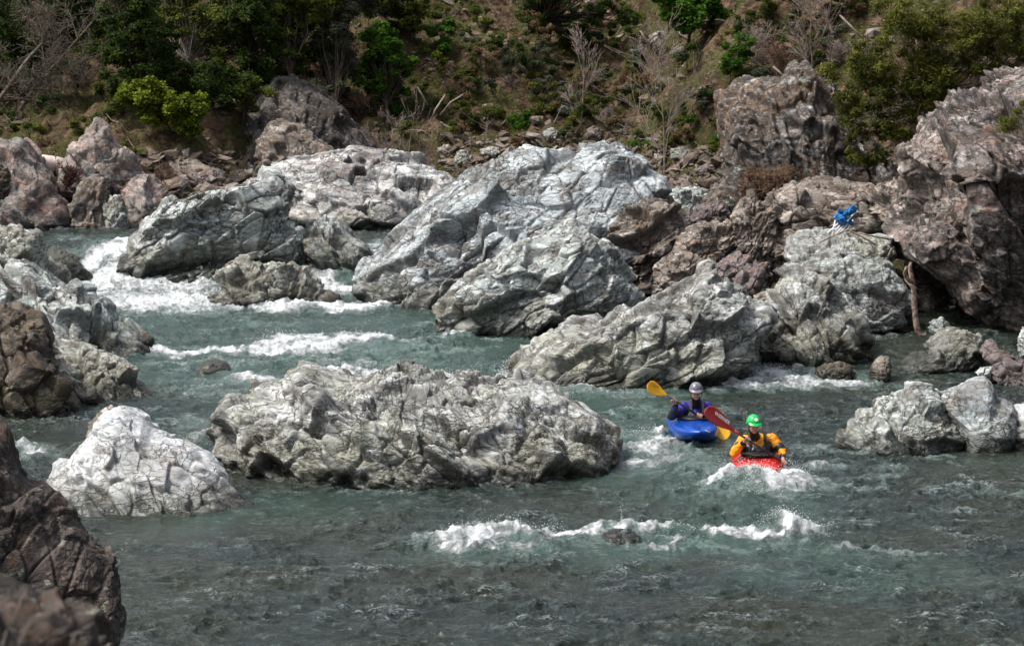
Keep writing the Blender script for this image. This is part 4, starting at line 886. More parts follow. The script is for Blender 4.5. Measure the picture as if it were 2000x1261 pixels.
bare('bare_sapling', 'small leafless fan-shaped sapling below the grey-green tree', 'tree', (752,292), (752,205), spread=.55, levels=3, kids=5, r0=.02, seed=15, nstem=3, minr=.004)
bare('bare_sapling', 'thin leafless sapling right of the fan-shaped one', 'tree', (800,305), (800,230), spread=.45, levels=2, kids=6, r0=.016, seed=16, minr=.004)
bare('bare_sapling', 'slender leafless stem standing left of the central boulder crest', 'tree', (838,318), (838,258), spread=.45, levels=2, kids=6, r0=.014, seed=17, minr=.004)
bare('dry_thicket', 'brown tangle of dry vines hanging on the crag above the tan ledge', 'thicket', tuple(P(1510, 385, 61.2)), tuple(P(1520, 290, 61.2)), spread=.9, levels=3, kids=7, r0=.012, seed=18, nstem=7, mat=TWIGD, minr=.006, up=-.3)
bare('dry_thicket', 'second reddish dry thicket on the right flank of the crag', 'thicket', tuple(P(1560, 375, 60.8)), tuple(P(1555, 300, 60.8)), spread=.9, levels=3, kids=6, r0=.010, seed=19, nstem=5, mat=TWIGD, minr=.005, up=-.3)
bare('dry_thicket', 'tan dry reed thicket right of the pink fin boulder', 'thicket', (318,385), (312,315), spread=.5, levels=2, kids=6, r0=.012, seed=20, nstem=16, mat=TWIGD, minr=.006)
bare('dry_thicket', 'dark red dry twigs in the cleft left of the pink fin boulder', 'thicket', tuple(P(128, 372, 68.7)), tuple(P(138, 305, 68.7)), spread=.6, levels=2, kids=6, r0=.012, seed=21, nstem=12, mat=plain('twigs_dark_red', (.10,.05,.045), .9, .2, .3), minr=.006)
for k, (bx, by, tx, ty) in enumerate([(1480,110,1490,30),(1530,130,1540,60),(1620,110,1640,60),(880,200,890,130),(1000,190,985,150),(690,215,700,160),(1680,110,1690,60),(560,225,540,185),(1225,275,1235,225),(900,270,905,235),(1340,215,1345,170)]):
    bare('bare_bush', 'grey-brown leafless brush scattered on the far slope', 'bush', (bx, by), (tx, ty), spread=.7, levels=2, kids=7, r0=.014, seed=30+k, nstem=7, mat=TWIGD if k % 2 else TWIG, minr=.006, group='leafless brush on the far slope')

# undergrowth, dead sticks and rubble nobody could count
def slope_pts(n, x0, x1, y0, y1, seed, f=None):
    r = np.random.RandomState(seed); out = []
    Yg = y0+(y1-y0)*r.rand(n); Xg = (x0+(x1-x0)*r.rand(n))
    Pn = np.stack([Xg, Yg, 0*Xg], 1)
    k = f(Pn, r)
    Xg, Yg = Xg[k], Yg[k]
    Zg = np.array([gz(a, b) for a, b in zip(Xg, Yg)])
    m = Zg > .2
    return np.stack([Xg, Yg, Zg], 1)[m]
C = slope_pts(13000, -21, 20, 74, 112, 51, lambda p, r: (fbm(p/2.6, 3, 301) > -.12+.3*r.rand(len(p))) | (p[:, 0] < -5.5) & (r.rand(len(p)) < .5))
V, F, lv = leaves(C+np.array((0, 0, .05)), np.full(len(C), .27), 170000, .055, .5, shell=.1)
und = link('undergrowth', mesh_np('undergrowth', V, F, L['olive'], False, {'lv': lv})); tag(und, 'low green and olive ground cover over the far slope', 'undergrowth', kind='stuff')
C = slope_pts(9000, -4, 12, 74, 108, 58, lambda p, r: fbm(p/2.2+7, 3, 311) > -.05+.3*r.rand(len(p)))
V, F, lv = leaves(C+np.array((0, 0, .05)), np.full(len(C), .22), 90000, .07, .18, shell=.1)
und = link('grass', mesh_np('grass', V, F, L['willow'], False, {'lv': lv})); tag(und, 'tufts of long olive grass on the open slope at the upper right', 'grass', kind='stuff')
C = slope_pts(4000, -21, 20, 74, 112, 53, lambda p, r: fbm(p/3.6, 3, 303) > .1+.3*r.rand(len(p)))
V, F, lv = leaves(C+np.array((0, 0, .03)), np.full(len(C), .24), 50000, .055, .4, shell=.1)
und = link('undergrowth', mesh_np('undergrowth', V, F, L['brown'], False, {'lv': lv})); tag(und, 'dry brown leaf litter and dead weeds over the far slope', 'leaf litter', kind='stuff')
ST = slope_pts(1300, -21, 20, 74, 112, 54, lambda p, r: fbm(p/4., 3, 305) > -.1)
mb = MB(); rr = random.Random(8)
for c in ST:
    a = rr.uniform(0, math.pi); l = rr.uniform(.15, .75); el = rr.uniform(-.2, .9); d = np.array((math.cos(a)*math.cos(el), math.sin(a)*math.cos(el), math.sin(el)))
    q = c+np.array((0, 0, .05)); mb.tube([q, q+d*l*.5+np.array((rr.gauss(0, .03), 0, rr.gauss(0, .03))), q+d*l], [.012, .009, .005], 3, False)
dst = mb.build('dead_sticks', TWIG); tag(dst, 'pale dead sticks and twigs littering the far slope', 'sticks', kind='stuff')
_t = (1+5**.5)/2
ICO = np.array([(-1,_t,0),(1,_t,0),(-1,-_t,0),(1,-_t,0),(0,-1,_t),(0,1,_t),(0,-1,-_t),(0,1,-_t),(_t,0,-1),(_t,0,1),(-_t,0,-1),(-_t,0,1)], float)/1.9
IF = np.array([(0,11,5),(0,5,1),(0,1,7),(0,7,10),(0,10,11),(1,5,9),(5,11,4),(11,10,2),(10,7,6),(7,1,8),(3,9,4),(3,4,2),(3,2,6),(3,6,8),(3,8,9),(4,9,5),(2,4,11),(6,2,10),(8,6,7),(9,8,1)])
def stones(name, label, pts, smin, smax, mat, seed, flat=.55):
    r = np.random.RandomState(seed); n = len(pts); s = smin*(smax/smin)**(r.rand(n)**2.2)
    V = ICO[None]*(1+.28*r.normal(size=(n, 12, 1)))
    V = V*np.stack([s*(.7+.8*r.rand(n)), s*(.6+.6*r.rand(n)), s*flat*(.6+.7*r.rand(n))], 1)[:, None, :]
    a = r.rand(n)*6.28; tl = r.normal(size=n)*.35
    c, sn = np.cos(a)[:, None], np.sin(a)[:, None]
    x = V[..., 0]*c-V[..., 1]*sn; y = V[..., 0]*sn+V[..., 1]*c; z = V[..., 2]+x*tl[:, None]
    V = np.stack([x, y, z], -1)+pts[:, None, :]+np.array((0, 0, .02))
    F = (IF[None]+np.arange(n)[:, None, None]*12).reshape(-1, 3)
    o = link(name, mesh_np(name, V.reshape(-1, 3), F, mat, False, {'lv': np.repeat(r.rand(n), 12)})); return tag(o, label, 'rubble', kind='stuff')
sm = N('rubble_mixed_brown'); f = sm.attr('lv')
col = sm.mix(sm.ramp(f, 0, .6), (.085,.065,.052), (.20,.155,.125)); col = sm.mix(sm.ramp(f, .75, 1.), col, (.34,.30,.27))
sm.set(Base_Color=sm.mix(sm.ramp(sm.noise(sm.coord(), 9, 6), .4, .65), sm.mix(.6, col, (.05,.04,.03)), col), Roughness=.95); sm.b.inputs['Specular IOR Level'].default_value = .2
stones('scree', 'loose brown angular rubble strewn over the far hillside', slope_pts(12000, -21, 21, 74, 110, 57, lambda p, r: fbm(p/3.2, 3, 309) > -.35+.5*r.rand(len(p))), .035, .26, sm.m, 61)
def bank_pts(n, pxr, pyr, seed):
    r = np.random.RandomState(seed); o = []
    for _ in range(n):
        o.append(GG(r.uniform(*pxr), r.uniform(*pyr)))
    return np.array(o)
stones('shore_rubble', 'brown and grey stones piled on the bank behind the blocky pale boulder', bank_pts(600, (255, 560), (300, 385), 1), .05, .30, sm.m, 62)
stones('shore_rubble', 'tan stones piled at the foot of the slope right of the central boulder', bank_pts(600, (1280, 1440), (290, 430), 2), .05, .24, sm.m, 63)
stones('shore_rubble', 'brown rubble band behind the crest of the central boulder', bank_pts(600, (860, 1300), (262, 345), 3), .05, .26, sm.m, 64)
r_ = random.Random(4)
for k, (px, py) in enumerate([(375,318),(352,332),(420,345),(385,352),(330,365),(455,352),(300,372),(905,310),(960,296),(1020,290),(1075,262),(1215,262),(1330,300),(1342,352),(870,300),(1160,262),(1105,215),(1290,75),(1335,105),(1250,95),(480,330),(1225,340),(1385,335),(940,335)]):
    g = GG(px, py); w, h = r_.uniform(16, 32), r_.uniform(9, 18); n = 9; ph = r_.uniform(0, 6)
    ol = [(px+w*math.cos(2*math.pi*i/n+ph)*r_.uniform(.75, 1.15), py+h*math.sin(2*math.pi*i/n+ph)*r_.uniform(.75, 1.15)) for i in range(n)]
    rock('rock', 'angular brown stone lying on the rubble slope beyond the river', 'rock', ol, r_.choice(['tan', 'slab', 'tan', 'olive']), Y=g[1]-.1, T=.3, strata=r_.uniform(-50, 50), seed=200+k, res=1.1, group='angular stones on the far slope')

# ------------------------------------------------------------ driftwood
WOOD = plain('driftwood_bleached', (.58,.47,.42), .8, .2, .22, 5, .02)
WOODT = plain('driftwood_tan', (.24,.18,.145), .85, .2, .5, 14, .03)
mb = MB(); A_, B_ = P(52, 322, 71.2), P(131, 324, 71.6)
ps = [A_+(B_-A_)*t+np.array((0, 0, .03*math.sin(5*t))) for t in np.linspace(0, 1, 8)]
mb.tube(ps, [.20, .215, .22, .215, .22, .225, .21, .18], 20)
o = empty('log', A_, 'bleached whitish log wedged between the pink-topped boulder and the pink fin', 'log'); mb.build('log_trunk', WOOD, o)
mb = MB(); c = ps[5]; mb.tube([c+np.array((-.03, 0, 0)), c+np.array((.03, 0, 0))], [.235, .235], 20); mb.build('bark_band', BARK, o)
o = empty('dead_branch', P(1800, 655, 54.0), 'upright forked tan dead branch in the hollow below the right cliff', 'branch')
mb = MB(); q = lambda a, b, Y=54.0: P(a, b, Y)
mb.tube([q(1806,658), q(1795,655), q(1790,635), q(1786,600), q(1785,570), q(1781,545), q(1777,520), q(1779,512)], [.10, .065, .055, .05, .048, .045, .04, .025], 9); mb.build('stem', WOODT, o)
mb = MB(); mb.tube([q(1780,552,53.9), q(1771,545,53.8), q(1767,532,53.8), q(1770,520,53.8)], [.045, .04, .035, .02], 7); mb.build('fork', WOODT, o)
mb = MB(); mb.tube([q(1766,544,53.6), q(1796,582,53.6)], [.014, .012], 5); mb.tube([q(1776,554,53.6), q(1792,564,53.6)], [.012, .01], 5); mb.build('twigs', WOODT, o)
for lab, pp in [('thin tan bent stick below the blue camp chair', [(1600,474),(1628,460),(1655,449),(1664,453),(1685,463),(1710,478)]), ('tan stick lying along the rim of the flat-topped boulder', [(1676,455),(1700,460),(1740,468)]), ('short tan stick pointing down the flat-topped boulder', [(1742,484),(1732,506)])]:
    pts = [P(a, b, 55.0) for a, b in pp]; mb = MB(); mb.tube(pts, .016, 6)
    s = mb.build('stick', WOODT, None, loc=pts[0]); tag(s, lab, 'stick')
for k, pp in enumerate([[(345,0),(346,40),(352,80),(350,110)], [(495,65),(505,90),(512,118)], [(870,185),(850,215),(845,230)], [(1250,60),(1262,78),(1270,92)], [(1510,130),(1540,158)], [(640,160),(650,190)], [(815,170),(835,205)], [(905,185),(880,200),(860,225)], [(1640,30),(1700,90)]]):
    g = GG(*pp[-1]); pts = [P(a, b, g[1]-1.) for a, b in pp]; mb = MB(); mb.tube(pts, .028, 5)
    s = mb.build('dead_branch', TWIG, None, loc=pts[-1]); tag(s, 'pale dead branch leaning among the plants of the far slope', 'branch', 'dead branches on the far slope')

# ------------------------------------------------------------ folded camp chair left on the flat-topped boulder
BLUE = plain('blue_fabric', (.02,.14,.36), .7, .3, .3, 14, .01)
WPOLE = plain('white_pole', (.75,.76,.78), .35, .5)
Yc_ = 55.3; ch = empty('camp_chair', P(1640, 458, Yc_), 'collapsed blue camp chair with white legs on the flat-topped grey boulder', 'chair')
for a, b, c_, d_ in [(1651,423,1616,456),(1656,424,1624,458),(1660,426,1632,458),(1662,428,1640,456),(1666,430,1650,456),(1632,428,1627,450),(1674,410,1655,432)]:
    mb = MB(); mb.tube([P(a, b, Yc_+.05), P(c_, d_, Yc_-.1)], .014, 8); mb.build('leg', WPOLE, ch)
def cloth(outline, Y0, th, seed, name):
    r = random.Random(seed); cx_ = sum(p[0] for p in outline)/len(outline); cy_ = sum(p[1] for p in outline)/len(outline)
    mb = MB(); V = []; n = len(outline); rings = 5
    for k in range(rings+1):
        f = k/rings
        for i in range(n):
            a, b = outline[i]; V.append(P(cx_+(a-cx_)*f, cy_+(b-cy_)*f, Y0-th*(1-f*f)+r.gauss(0, .018)))
    F = [(k*n+i, k*n+(i+1) % n, (k+1)*n+(i+1) % n, (k+1)*n+i) for k in range(rings) for i in range(n)]
    mb.add(V, F); o = mb.build(name, BLUE, ch, smooth=False); md = o.modifiers.new('thick', 'SOLIDIFY'); md.thickness = .01
cloth([(1628,424),(1632,417),(1640,416),(1650,416),(1655,422),(1658,432),(1652,440),(1648,446),(1642,444),(1638,436),(1631,430)], Yc_, .12, 1, 'seat_fabric')
cloth([(1645,420),(1652,410),(1662,402),(1668,399),(1675,407),(1672,414),(1662,421),(1652,424)], Yc_-.05, .08, 2, 'back_fabric')
cloth([(1655,424),(1660,422),(1664,432),(1669,438),(1664,441),(1657,438)], Yc_-.03, .05, 3, 'arm_fabric')
cloth([(1635,409),(1641,408),(1650,413),(1648,417),(1638,416)], Yc_, .05, 4, 'flap_fabric')
# ------------------------------------------------------------ kayaks, paddlers, paddles
def mod(o, name, typ, **kw):
    m = o.modifiers.new(name, typ)
    for k, v in kw.items(): setattr(m, k, v)
    return m
class SB(MB):
    def ell(s, c, r, Mx=None, n=14):
        th = np.linspace(0, math.pi, n//2+2); ph = np.linspace(0, 2*math.pi, n, endpoint=False)
        V = np.array([(math.sin(t)*math.cos(p), math.sin(t)*math.sin(p), math.cos(t)) for t in th for p in ph])*np.array(r)
        if Mx is not None: V = V@np.array(Mx).T
        V = V+np.array(c); k = len(ph); F = [(i*k+j, (i+1)*k+j, (i+1)*k+(j+1) % k, i*k+(j+1) % k) for i in range(len(th)-1) for j in range(k)]
        s.add(V, F)
    def cap(s, p0, r0, p1, r1, k=12):
        p0, p1 = np.array(p0, float), np.array(p1, float); d = p1-p0; ln = np.linalg.norm(d)+1e-9; d /= ln
        s.tube([p0-d*r0*.98, p0-d*r0*.7, p0-d*r0*.25, p0, p1, p1+d*r1*.25, p1+d*r1*.7, p1+d*r1*.98], [r0*.18, r0*.72, r0*.96, r0, r1, r1*.96, r1*.72, r1*.18], k)
def fuse(o, vox, smooth=3, wrinkle=0, wsize=.05):
    mod(o, 'weld', 'REMESH', mode='VOXEL', voxel_size=vox, use_smooth_shade=True)
    mod(o, 'soft', 'SMOOTH', factor=.6, iterations=smooth)
    if wrinkle:
        t = bpy.data.textures.new('folds', 'CLOUDS'); t.noise_scale = wsize; t.noise_depth = 2
        mod(o, 'folds', 'DISPLACE', texture=t, strength=wrinkle, mid_level=.5)
SKIN = plain('skin', (.52,.27,.19), .5, .4, .12, 40)
SKIND = plain('lips', (.38,.13,.11), .5, .4)
EYE = plain('eye_dark', (.03,.02,.015), .2, .5); EYEW = plain('eye_white', (.6,.58,.55), .3, .5)
HAIR = plain('hair_brown', (.05,.03,.018), .8, .2)
BLACK = plain('black_neoprene', (.012,.012,.014), .45, .4, .3, 30, .004)
BLACKG = plain('black_nylon', (.022,.022,.025), .4, .5, .5, 24, .006)
GREYV = plain('grey_webbing', (.16,.16,.17), .6, .4, .3, 40)
CARBON = plain('black_shaft', (.02,.02,.022), .35, .5)
CREAM = plain('white_print', (.8,.8,.78), .5, .4)

def blade(o, neck, tip, width, mat, name, nrm, curl=.02):
    neck, tip = np.array(neck), np.array(tip); ax = tip-neck; ln = np.linalg.norm(ax); ax /= ln
    nrm = np.array(nrm, float); nrm -= ax*(nrm@ax); nrm /= np.linalg.norm(nrm); wd = np.cross(ax, nrm)
    nu, nv = 22, 10; V = []
    for side in (1, -1):
        for i in range(nu+1):
            t = i/nu
            prof = .10+.90*math.sin(min(t*1.35, 1)*math.pi/2)**1.3 if t < .72 else math.sqrt(max(0, 1-((t-.72)/.285)**2.4))
            for j in range(nv+1):
                q = -1+2*j/nv; w = width*.5*prof*q*(1.05 if q > 0 else .92)
                cz = -curl*math.sin(t*math.pi)*1.0+.012*abs(q)*prof+(.010*math.exp(-(q/.16)**2)*(1-t*.7) if side > 0 else 0)
                V.append(neck+ax*ln*t+wd*w+nrm*(cz+side*.003*(1-abs(q)**4*.6)))
    k = nv+1; F = []
    for sd in (0, 1):
        o0 = sd*(nu+1)*k
        for i in range(nu):
            for j in range(nv):
                a = o0+i*k+j; f = (a, a+k, a+k+1, a+1); F.append(f if sd else f[::-1])
    o1 = (nu+1)*k
    for i in range(nu):
        F.append((i*k, (i+1)*k, o1+(i+1)*k, o1+i*k)); F.append((i*k+nv, o1+i*k+nv, o1+(i+1)*k+nv, (i+1)*k+nv))
    for j in range(nv): F.append((nu*k+j, nu*k+j+1, o1+nu*k+j+1, o1+nu*k+j)); F.append((j, o1+j, o1+j+1, j+1))
    mb = MB(); mb.add(V, F); return mb.build(name, mat, o), (neck, ax, wd, nrm, ln)
def lettering(text, o, origin, xdir, ydir, size, mat, name='lettering', extr=.001, bold=.0):
    cu = bpy.data.curves.new(name, 'FONT'); cu.body = text; cu.size = size; cu.extrude = extr; cu.offset = bold
    cu.align_x = 'CENTER'; cu.align_y = 'CENTER'
    t = bpy.data.objects.new(name, cu); COL.objects.link(t)
    dg = bpy.context.evaluated_depsgraph_get(); me = bpy.data.meshes.new_from_object(t.evaluated_get(dg)); bpy.data.objects.remove(t)
    me.materials.clear(); me.materials.append(mat)
    x = Vector(xdir).normalized(); z = x.cross(Vector(ydir)).normalized(); y = z.cross(x)
    Mx = Matrix((x, y, z)).transposed().to_4x4(); Mx.translation = Vector(origin)-o.location
    me.transform(Mx); t = bpy.data.objects.new(name, me); COL.objects.link(t); t.parent = o; return t

def kayak(name, label, ctr, heading, mat, rim, L_=2.5, Wd=.68, zref=0., pitch=0., bowrise=.12):
    """a short creek boat lofted along its axis; ctr is the seat, heading the direction of the bow"""
    h = np.array(heading, float); h /= np.linalg.norm(h); r = np.array((-h[1], h[0], 0)); c = np.array((ctr[0], ctr[1], 0.))
    o = empty(name, (ctr[0], ctr[1], zref), label, 'kayak')
    nt, nk = 44, 28; V = []
    for i in range(nt+1):
        t = -1+2*i/nt; w = Wd/2*max(0.0, 1-abs(t)**2.5)**.55
        rock_ = bowrise*abs(t)**2.4; top = .115*(1-abs(t)**2.4)+.025; bot = .17*(1-abs(t)**3)**.8+.01
        for j in range(nk):
            a = 2*math.pi*j/nk; ca, sa = math.cos(a), math.sin(a)
            x = w*math.copysign(abs(ca)**.75, ca); z = (top*abs(sa)**1.0 if sa > 0 else -bot*abs(sa)**.62)
            q = c+h*(t*L_/2)+r*x; V.append((q[0], q[1], zref+z+rock_+pitch*t))
    F = [(i*nk+j, (i+1)*nk+j, (i+1)*nk+(j+1) % nk, i*nk+(j+1) % nk) for i in range(nt) for j in range(nk)]
    mb = MB(); mb.add(V, F)
    for e in (0, nt):
        cc = np.mean(V[e*nk:(e+1)*nk], 0); mb.add([cc]+V[e*nk:(e+1)*nk], [(0, 1+(j+1) % nk, 1+j, 1+j) if e == 0 else (0, 1+j, 1+(j+1) % nk, 1+(j+1) % nk) for j in range(nk)])
    hull = mb.build('hull', mat, o)
    bm_ = bmesh.new(); bm_.from_mesh(hull.data); bmesh.ops.recalc_face_normals(bm_, faces=bm_.faces); bm_.to_mesh(hull.data); bm_.free()
    mb = MB(); pts = [c+h*(.40*math.cos(a)+.12)+r*.235*math.sin(a)+np.array((0, 0, zref+.15+.015*math.cos(a)+pitch*.3*math.cos(a))) for a in np.linspace(0, 2*math.pi, 33)]
    mb.tube(pts, .016, 8, False); mb.build('cockpit_rim', rim, o)
    # grab loops at the ends
    for sgn in (1, -1):
        e = c+h*sgn*(L_/2-.12); zz = zref+bowrise*.8+.07+pitch*sgn
        mb = MB(); mb.tube([np.array((*(e[:2]), zz))+h*sgn*.06*math.cos(a)+np.array((0, 0, .035*math.sin(a))) for a in np.linspace(0, math.pi, 9)], .008, 6); mb.build('grab_loop', CARBON, o)
    return o, hull

def head_frame(c, fwd):
    f = np.array(fwd, float); f /= np.linalg.norm(f); r = np.cross(f, (0, 0, 1)); r /= np.linalg.norm(r); u = np.cross(r, f)
    Mx = np.stack([-r, f, u], 1)      # columns: image-right (x), face forward (y), up (z)
    if np.linalg.det(Mx) < 0: Mx[:, 0] *= -1
    return Mx, lambda x, y, z: np.array(c)+Mx@np.array((x, y, z))
def hand(sb, shaft_p, ax, wrist, side):
    """palm, four fingers curled round the shaft, thumb closing from the other side"""
    ax = np.array(ax, float)/np.linalg.norm(ax); e1 = np.array(wrist)-np.array(shaft_p); e1 -= ax*(e1@ax); e1 /= np.linalg.norm(e1)
    e2 = np.cross(ax, e1)
    if e2[2] < 0: e2 = -e2                     # fingers go over the top of the shaft
    if e2[1] > .3 and e1[1] < 0: e2 = -e2
    pc = np.array(shaft_p)+e1*.034
    sb.cap(pc-ax*.026, .021, pc+ax*.026, .019); sb.cap(pc, .022, (pc+np.array(wrist))/2, .024); sb.cap((pc+np.array(wrist))/2, .024, wrist, .027)
    for k, (off, ln, r) in enumerate([(.033, 1.0, .0098), (.011, 1.1, .010), (-.011, 1.04, .0098), (-.032, .86, .0086)]):
        pts = []
        for a in np.radians(np.array([28, 75, 125, 175, 215*ln])):
            rad = .0165+r*.75+(.010 if a < 1 else .003)
            pts.append(np.array(shaft_p)+ax*off*side+(e1*math.cos(a)+e2*math.sin(a))*rad)
        for i in range(4): sb.cap(pts[i], r*(1-.07*i), pts[i+1], r*(1-.07*(i+1)), 8)
    th = [pc+ax*.030*side-e2*.010]
    for a in np.radians([-50, -100, -145]): th.append(np.array(shaft_p)+ax*(.040*side)+(e1*math.cos(a)+e2*math.sin(a))*.030)
    for i in range(3): sb.cap(th[i], .0125-.001*i, th[i+1], .0115-.001*i, 8)

def paddler(label, J, face, jm, cuff, capm, seat, kind, build=1.):
    """J: joints in world space; one continuous body with clothes over it"""
    o = empty('person', seat, label, 'person')
    hc = J['head']; Mx, hf = head_frame(hc, face)
    s = SB()
    s.ell(hf(0,-.008,.018), (.075,.094,.098), Mx); s.ell(hf(0,.026,-.045), (.060,.062,.062), Mx); s.ell(hf(0,.056,-.088), (.028,.026,.022), Mx)
    s.ell(hf(.030,.058,-.020), (.026,.024,.026), Mx); s.ell(hf(-.030,.058,-.020), (.026,.024,.026), Mx)
    s.cap(hf(.030,.070,.030), .013, hf(-.030,.070,.030), .013)
    s.cap(hf(0,.084,.012), .0085, hf(0,.100,-.020), .0125); s.ell(hf(.011,.088,-.024), (.008,.009,.007), Mx); s.ell(hf(-.011,.088,-.024), (.008,.009,.007), Mx)
    s.cap(hf(.018,.080,-.052), .0085, hf(-.018,.080,-.052), .0085)
    for sg in (1, -1): s.ell(hf(sg*.079,-.005,-.010), (.010,.020,.030), Mx)
    s.cap(hf(0,-.015,-.05), .052, J['neck'], .056)
    s.cap(J['neck'], .060, J['chest'], .105*build); s.cap(J['shR'], .058, J['shL'], .058); s.cap(J['chest'], .13*build, J['pelvis'], .13)
    for a, b, c in (('shR', 'elR', 'wrR'), ('shL', 'elL', 'wrL')):
        s.cap(J[a], .052, J[b], .041); s.cap(J[b], .040, J[c], .027)
    for sg in (1, -1):                       # legs run forward inside the boat
        hip = np.array(J['pelvis'])+np.array((sg*.09, -.02, -.03)); kn = hip+np.array((sg*.08, -.32, .05)); s.cap(hip, .070, kn, .050); s.cap(kn, .048, kn+np.array((-sg*.05, -.26, -.02)), .034)
    hand(s, J['grR'], J['shaft'], J['wrR'], 1); hand(s, J['grL'], J['shaft'], J['wrL'], -1)
    body = s.build('body', SKIN, o); fuse(body, .0055, 2)
    for sg in (1, -1):
        s = SB(); s.ell(hf(sg*.029,.079,.006), (.014,.008,.0075), Mx, 10); s.build('eye', EYEW, o)
        s = SB(); s.ell(hf(sg*.029,.0835,.006), (.0065,.006,.0065), Mx, 10); s.build('iris', EYE, o)
        s = SB(); s.cap(hf(sg*.015,.088,.024), .0045, hf(sg*.043,.080,.026), .0038, 8); s.build('eyebrow', HAIR, o)
    s = SB(); s.cap(hf(.021,.0865,-.054), .0042, hf(-.021,.0865,-.054), .0042, 8); s.ell(hf(0,.089,-.058), (.016,.006,.0045), Mx, 10); s.build('lips', SKIND, o)
    s = SB(); s.ell(hf(0,-.030,.0), (.080,.082,.075), Mx); s.build('hair', HAIR, o)
    # jacket
    s = SB(); s.cap(J['neck'], .075, J['chest'], .125*build); s.cap(np.array(J['shR']), .074, np.array(J['shL']), .074)
    s.cap(J['chest'], .158*build, np.array(J['pelvis'])+np.array((0, 0, .06)), .15)
    for a, b, c in (('shR', 'elR', 'wrR'), ('shL', 'elL', 'wrL')):
        A_, B_, C_ = map(np.array, (J[a], J[b], J[c])); s.cap(A_, .074, B_, .062); s.cap(B_, .062, B_+(C_-B_)*.72, .045)
    jk = s.build('jacket', jm, o); fuse(jk, .008, 2, .028, .055)
    for b, c in (('elR', 'wrR'), ('elL', 'wrL')):
        B_, C_ = np.array(J[b]), np.array(J[c]); s = SB(); s.cap(B_+(C_-B_)*.70, .047, B_+(C_-B_)*.93, .034); s.build('cuff', BLACK, o)
    if cuff == 'band':
        A_, B_ = np.array(J['elL']), np.array(J['shL']); s = SB(); s.cap(A_+(B_-A_)*.05+np.array((.0, -.004, 0)), .072, A_+(B_-A_)*.28, .074); s.build('sleeve_band', BLACK, o)
        s = SB(); A_, B_ = np.array(J['elR']), np.array(J['shR']); s.cap(A_+(B_-A_)*.35+np.array((-.005, -.008, 0)), .066, A_+(B_-A_)*.60, .067); s.build('sleeve_band', BLACK, o)
    else:
        for e, w_ in (('elR', 'wrR'), ('elL', 'wrL')):
            A_, B_ = np.array(J[e]), np.array(J[w_]); s = SB(); s.cap(A_, .068, A_+(B_-A_)*.70, .050); f = s.build('forearm_sleeve', BLACKG, o); fuse(f, .008, 2, .02, .05)
        A_, B_ = np.array(J['elR']), np.array(J['shR']); s = SB(); s.cap(A_, .068, A_+(B_-A_)*.45, .072); f = s.build('lower_sleeve', BLACKG, o); fuse(f, .008, 2, .02, .05)
    s = SB(); s.cap(np.array(J['neck'])+np.array((0, 0, -.02)), .072, hf(0,-.012,-.095), .062); s.build('neck_gasket', BLACK, o)
    # life vest: front and back panels, straps, pocket, buckle
    ch, pe = np.array(J['chest']), np.array(J['pelvis']); dn = pe-ch; dn /= np.linalg.norm(dn); fw = np.array((0, -1, 0))-dn*(-dn[1]); fw /= np.linalg.norm(fw); rt = np.array((1., 0, 0))
    s = SB(); s.cap(ch+dn*.05-rt*.06, .165*build, pe+np.array((-.05, 0, .06)), .16); s.cap(ch+dn*.05+rt*.06, .165*build, pe+np.array((.05, 0, .06)), .16)
    s.cap(ch+fw*.12-rt*.06-dn*.01, .095, ch+fw*.12+rt*.06-dn*.01, .095); v = s.build('life_vest', BLACKG, o); fuse(v, .008, 2, .03, .045)
    for sg, sh in ((-1, 'shR'), (1, 'shL')):
        p3 = ch+rt*sg*.085+fw*.20+dn*.02; p2 = ch+rt*sg*.10+fw*.17-dn*.07; p1 = (np.array(J[sh])+np.array(J['neck']))/2+np.array((0, -.03, .075)); p0 = p1+np.array((0, .12, -.03))
        mb = MB()
        for dx in (-.014, -.005, .005, .014): mb.tube([q_+rt*dx for q_ in (p0, p1, p2, p3)], .0085, 6)
        mb.build('shoulder_strap', BLACK if kind == 'front' else GREYV, o)
    s = SB(); s.ell(ch+dn*.10+fw*.215, (.085, .035, .05)); pk = s.build('vest_pocket', BLACK, o); fuse(pk, .006, 1, .02, .03)
    mb = MB(); mb.tube([ch+dn*.03+fw*.22-rt*.07, ch+dn*.035+fw*.23, ch+dn*.03+fw*.22+rt*.07], .007, 6); mb.build('chest_strap', GREYV, o)
    # spray skirt over the cockpit
    zc = seat[2]; s = SB(); s.cap(pe+np.array((0, -.02, .05)), .165, pe+np.array((0, -.05, .0)), .19)
    s.ell((seat[0]+J['deckdx'], seat[1]-.10, zc+.15), (.22, .30, .035)); sk = s.build('spray_skirt', BLACK, o); fuse(sk, .009, 3, .01, .04)
    # headgear
    th = np.linspace(0, 2*math.pi, 40, endpoint=False); rows = 14; V = []
    for i in range(rows+1):
        for a in th:
            cf = math.cos(a); low = -.040 if cf < -.2 else (-.022+.056*sstep(-.1, .75, cf))
            el0 = math.asin(max(-.9, min(.9, low/.118))); el = el0+(math.pi/2-el0)*i/rows
            V.append(hf(.097*math.cos(el)*math.sin(a), .112*math.cos(el)*math.cos(a)-.006, .118*math.sin(el)+.022))
    k = len(th); F = [(i*k+j, i*k+(j+1) % k, (i+1)*k+(j+1) % k, (i+1)*k+j) for i in range(rows) for j in range(k)]
    mb = MB(); mb.add(V, F); hl = mb.build('helmet', capm, o); mod(hl, 'shell', 'SOLIDIFY', thickness=.008, offset=0)
    V = []
    for i in range(5):
        for a in np.linspace(-1.05, 1.05, 17):
            e = i/4*(.048)*math.cos(a*.95)**.8; V.append(hf((.096+e*.55)*math.sin(a), (.110+e)*math.cos(a)-.006, .052-.35*e-.004*i))
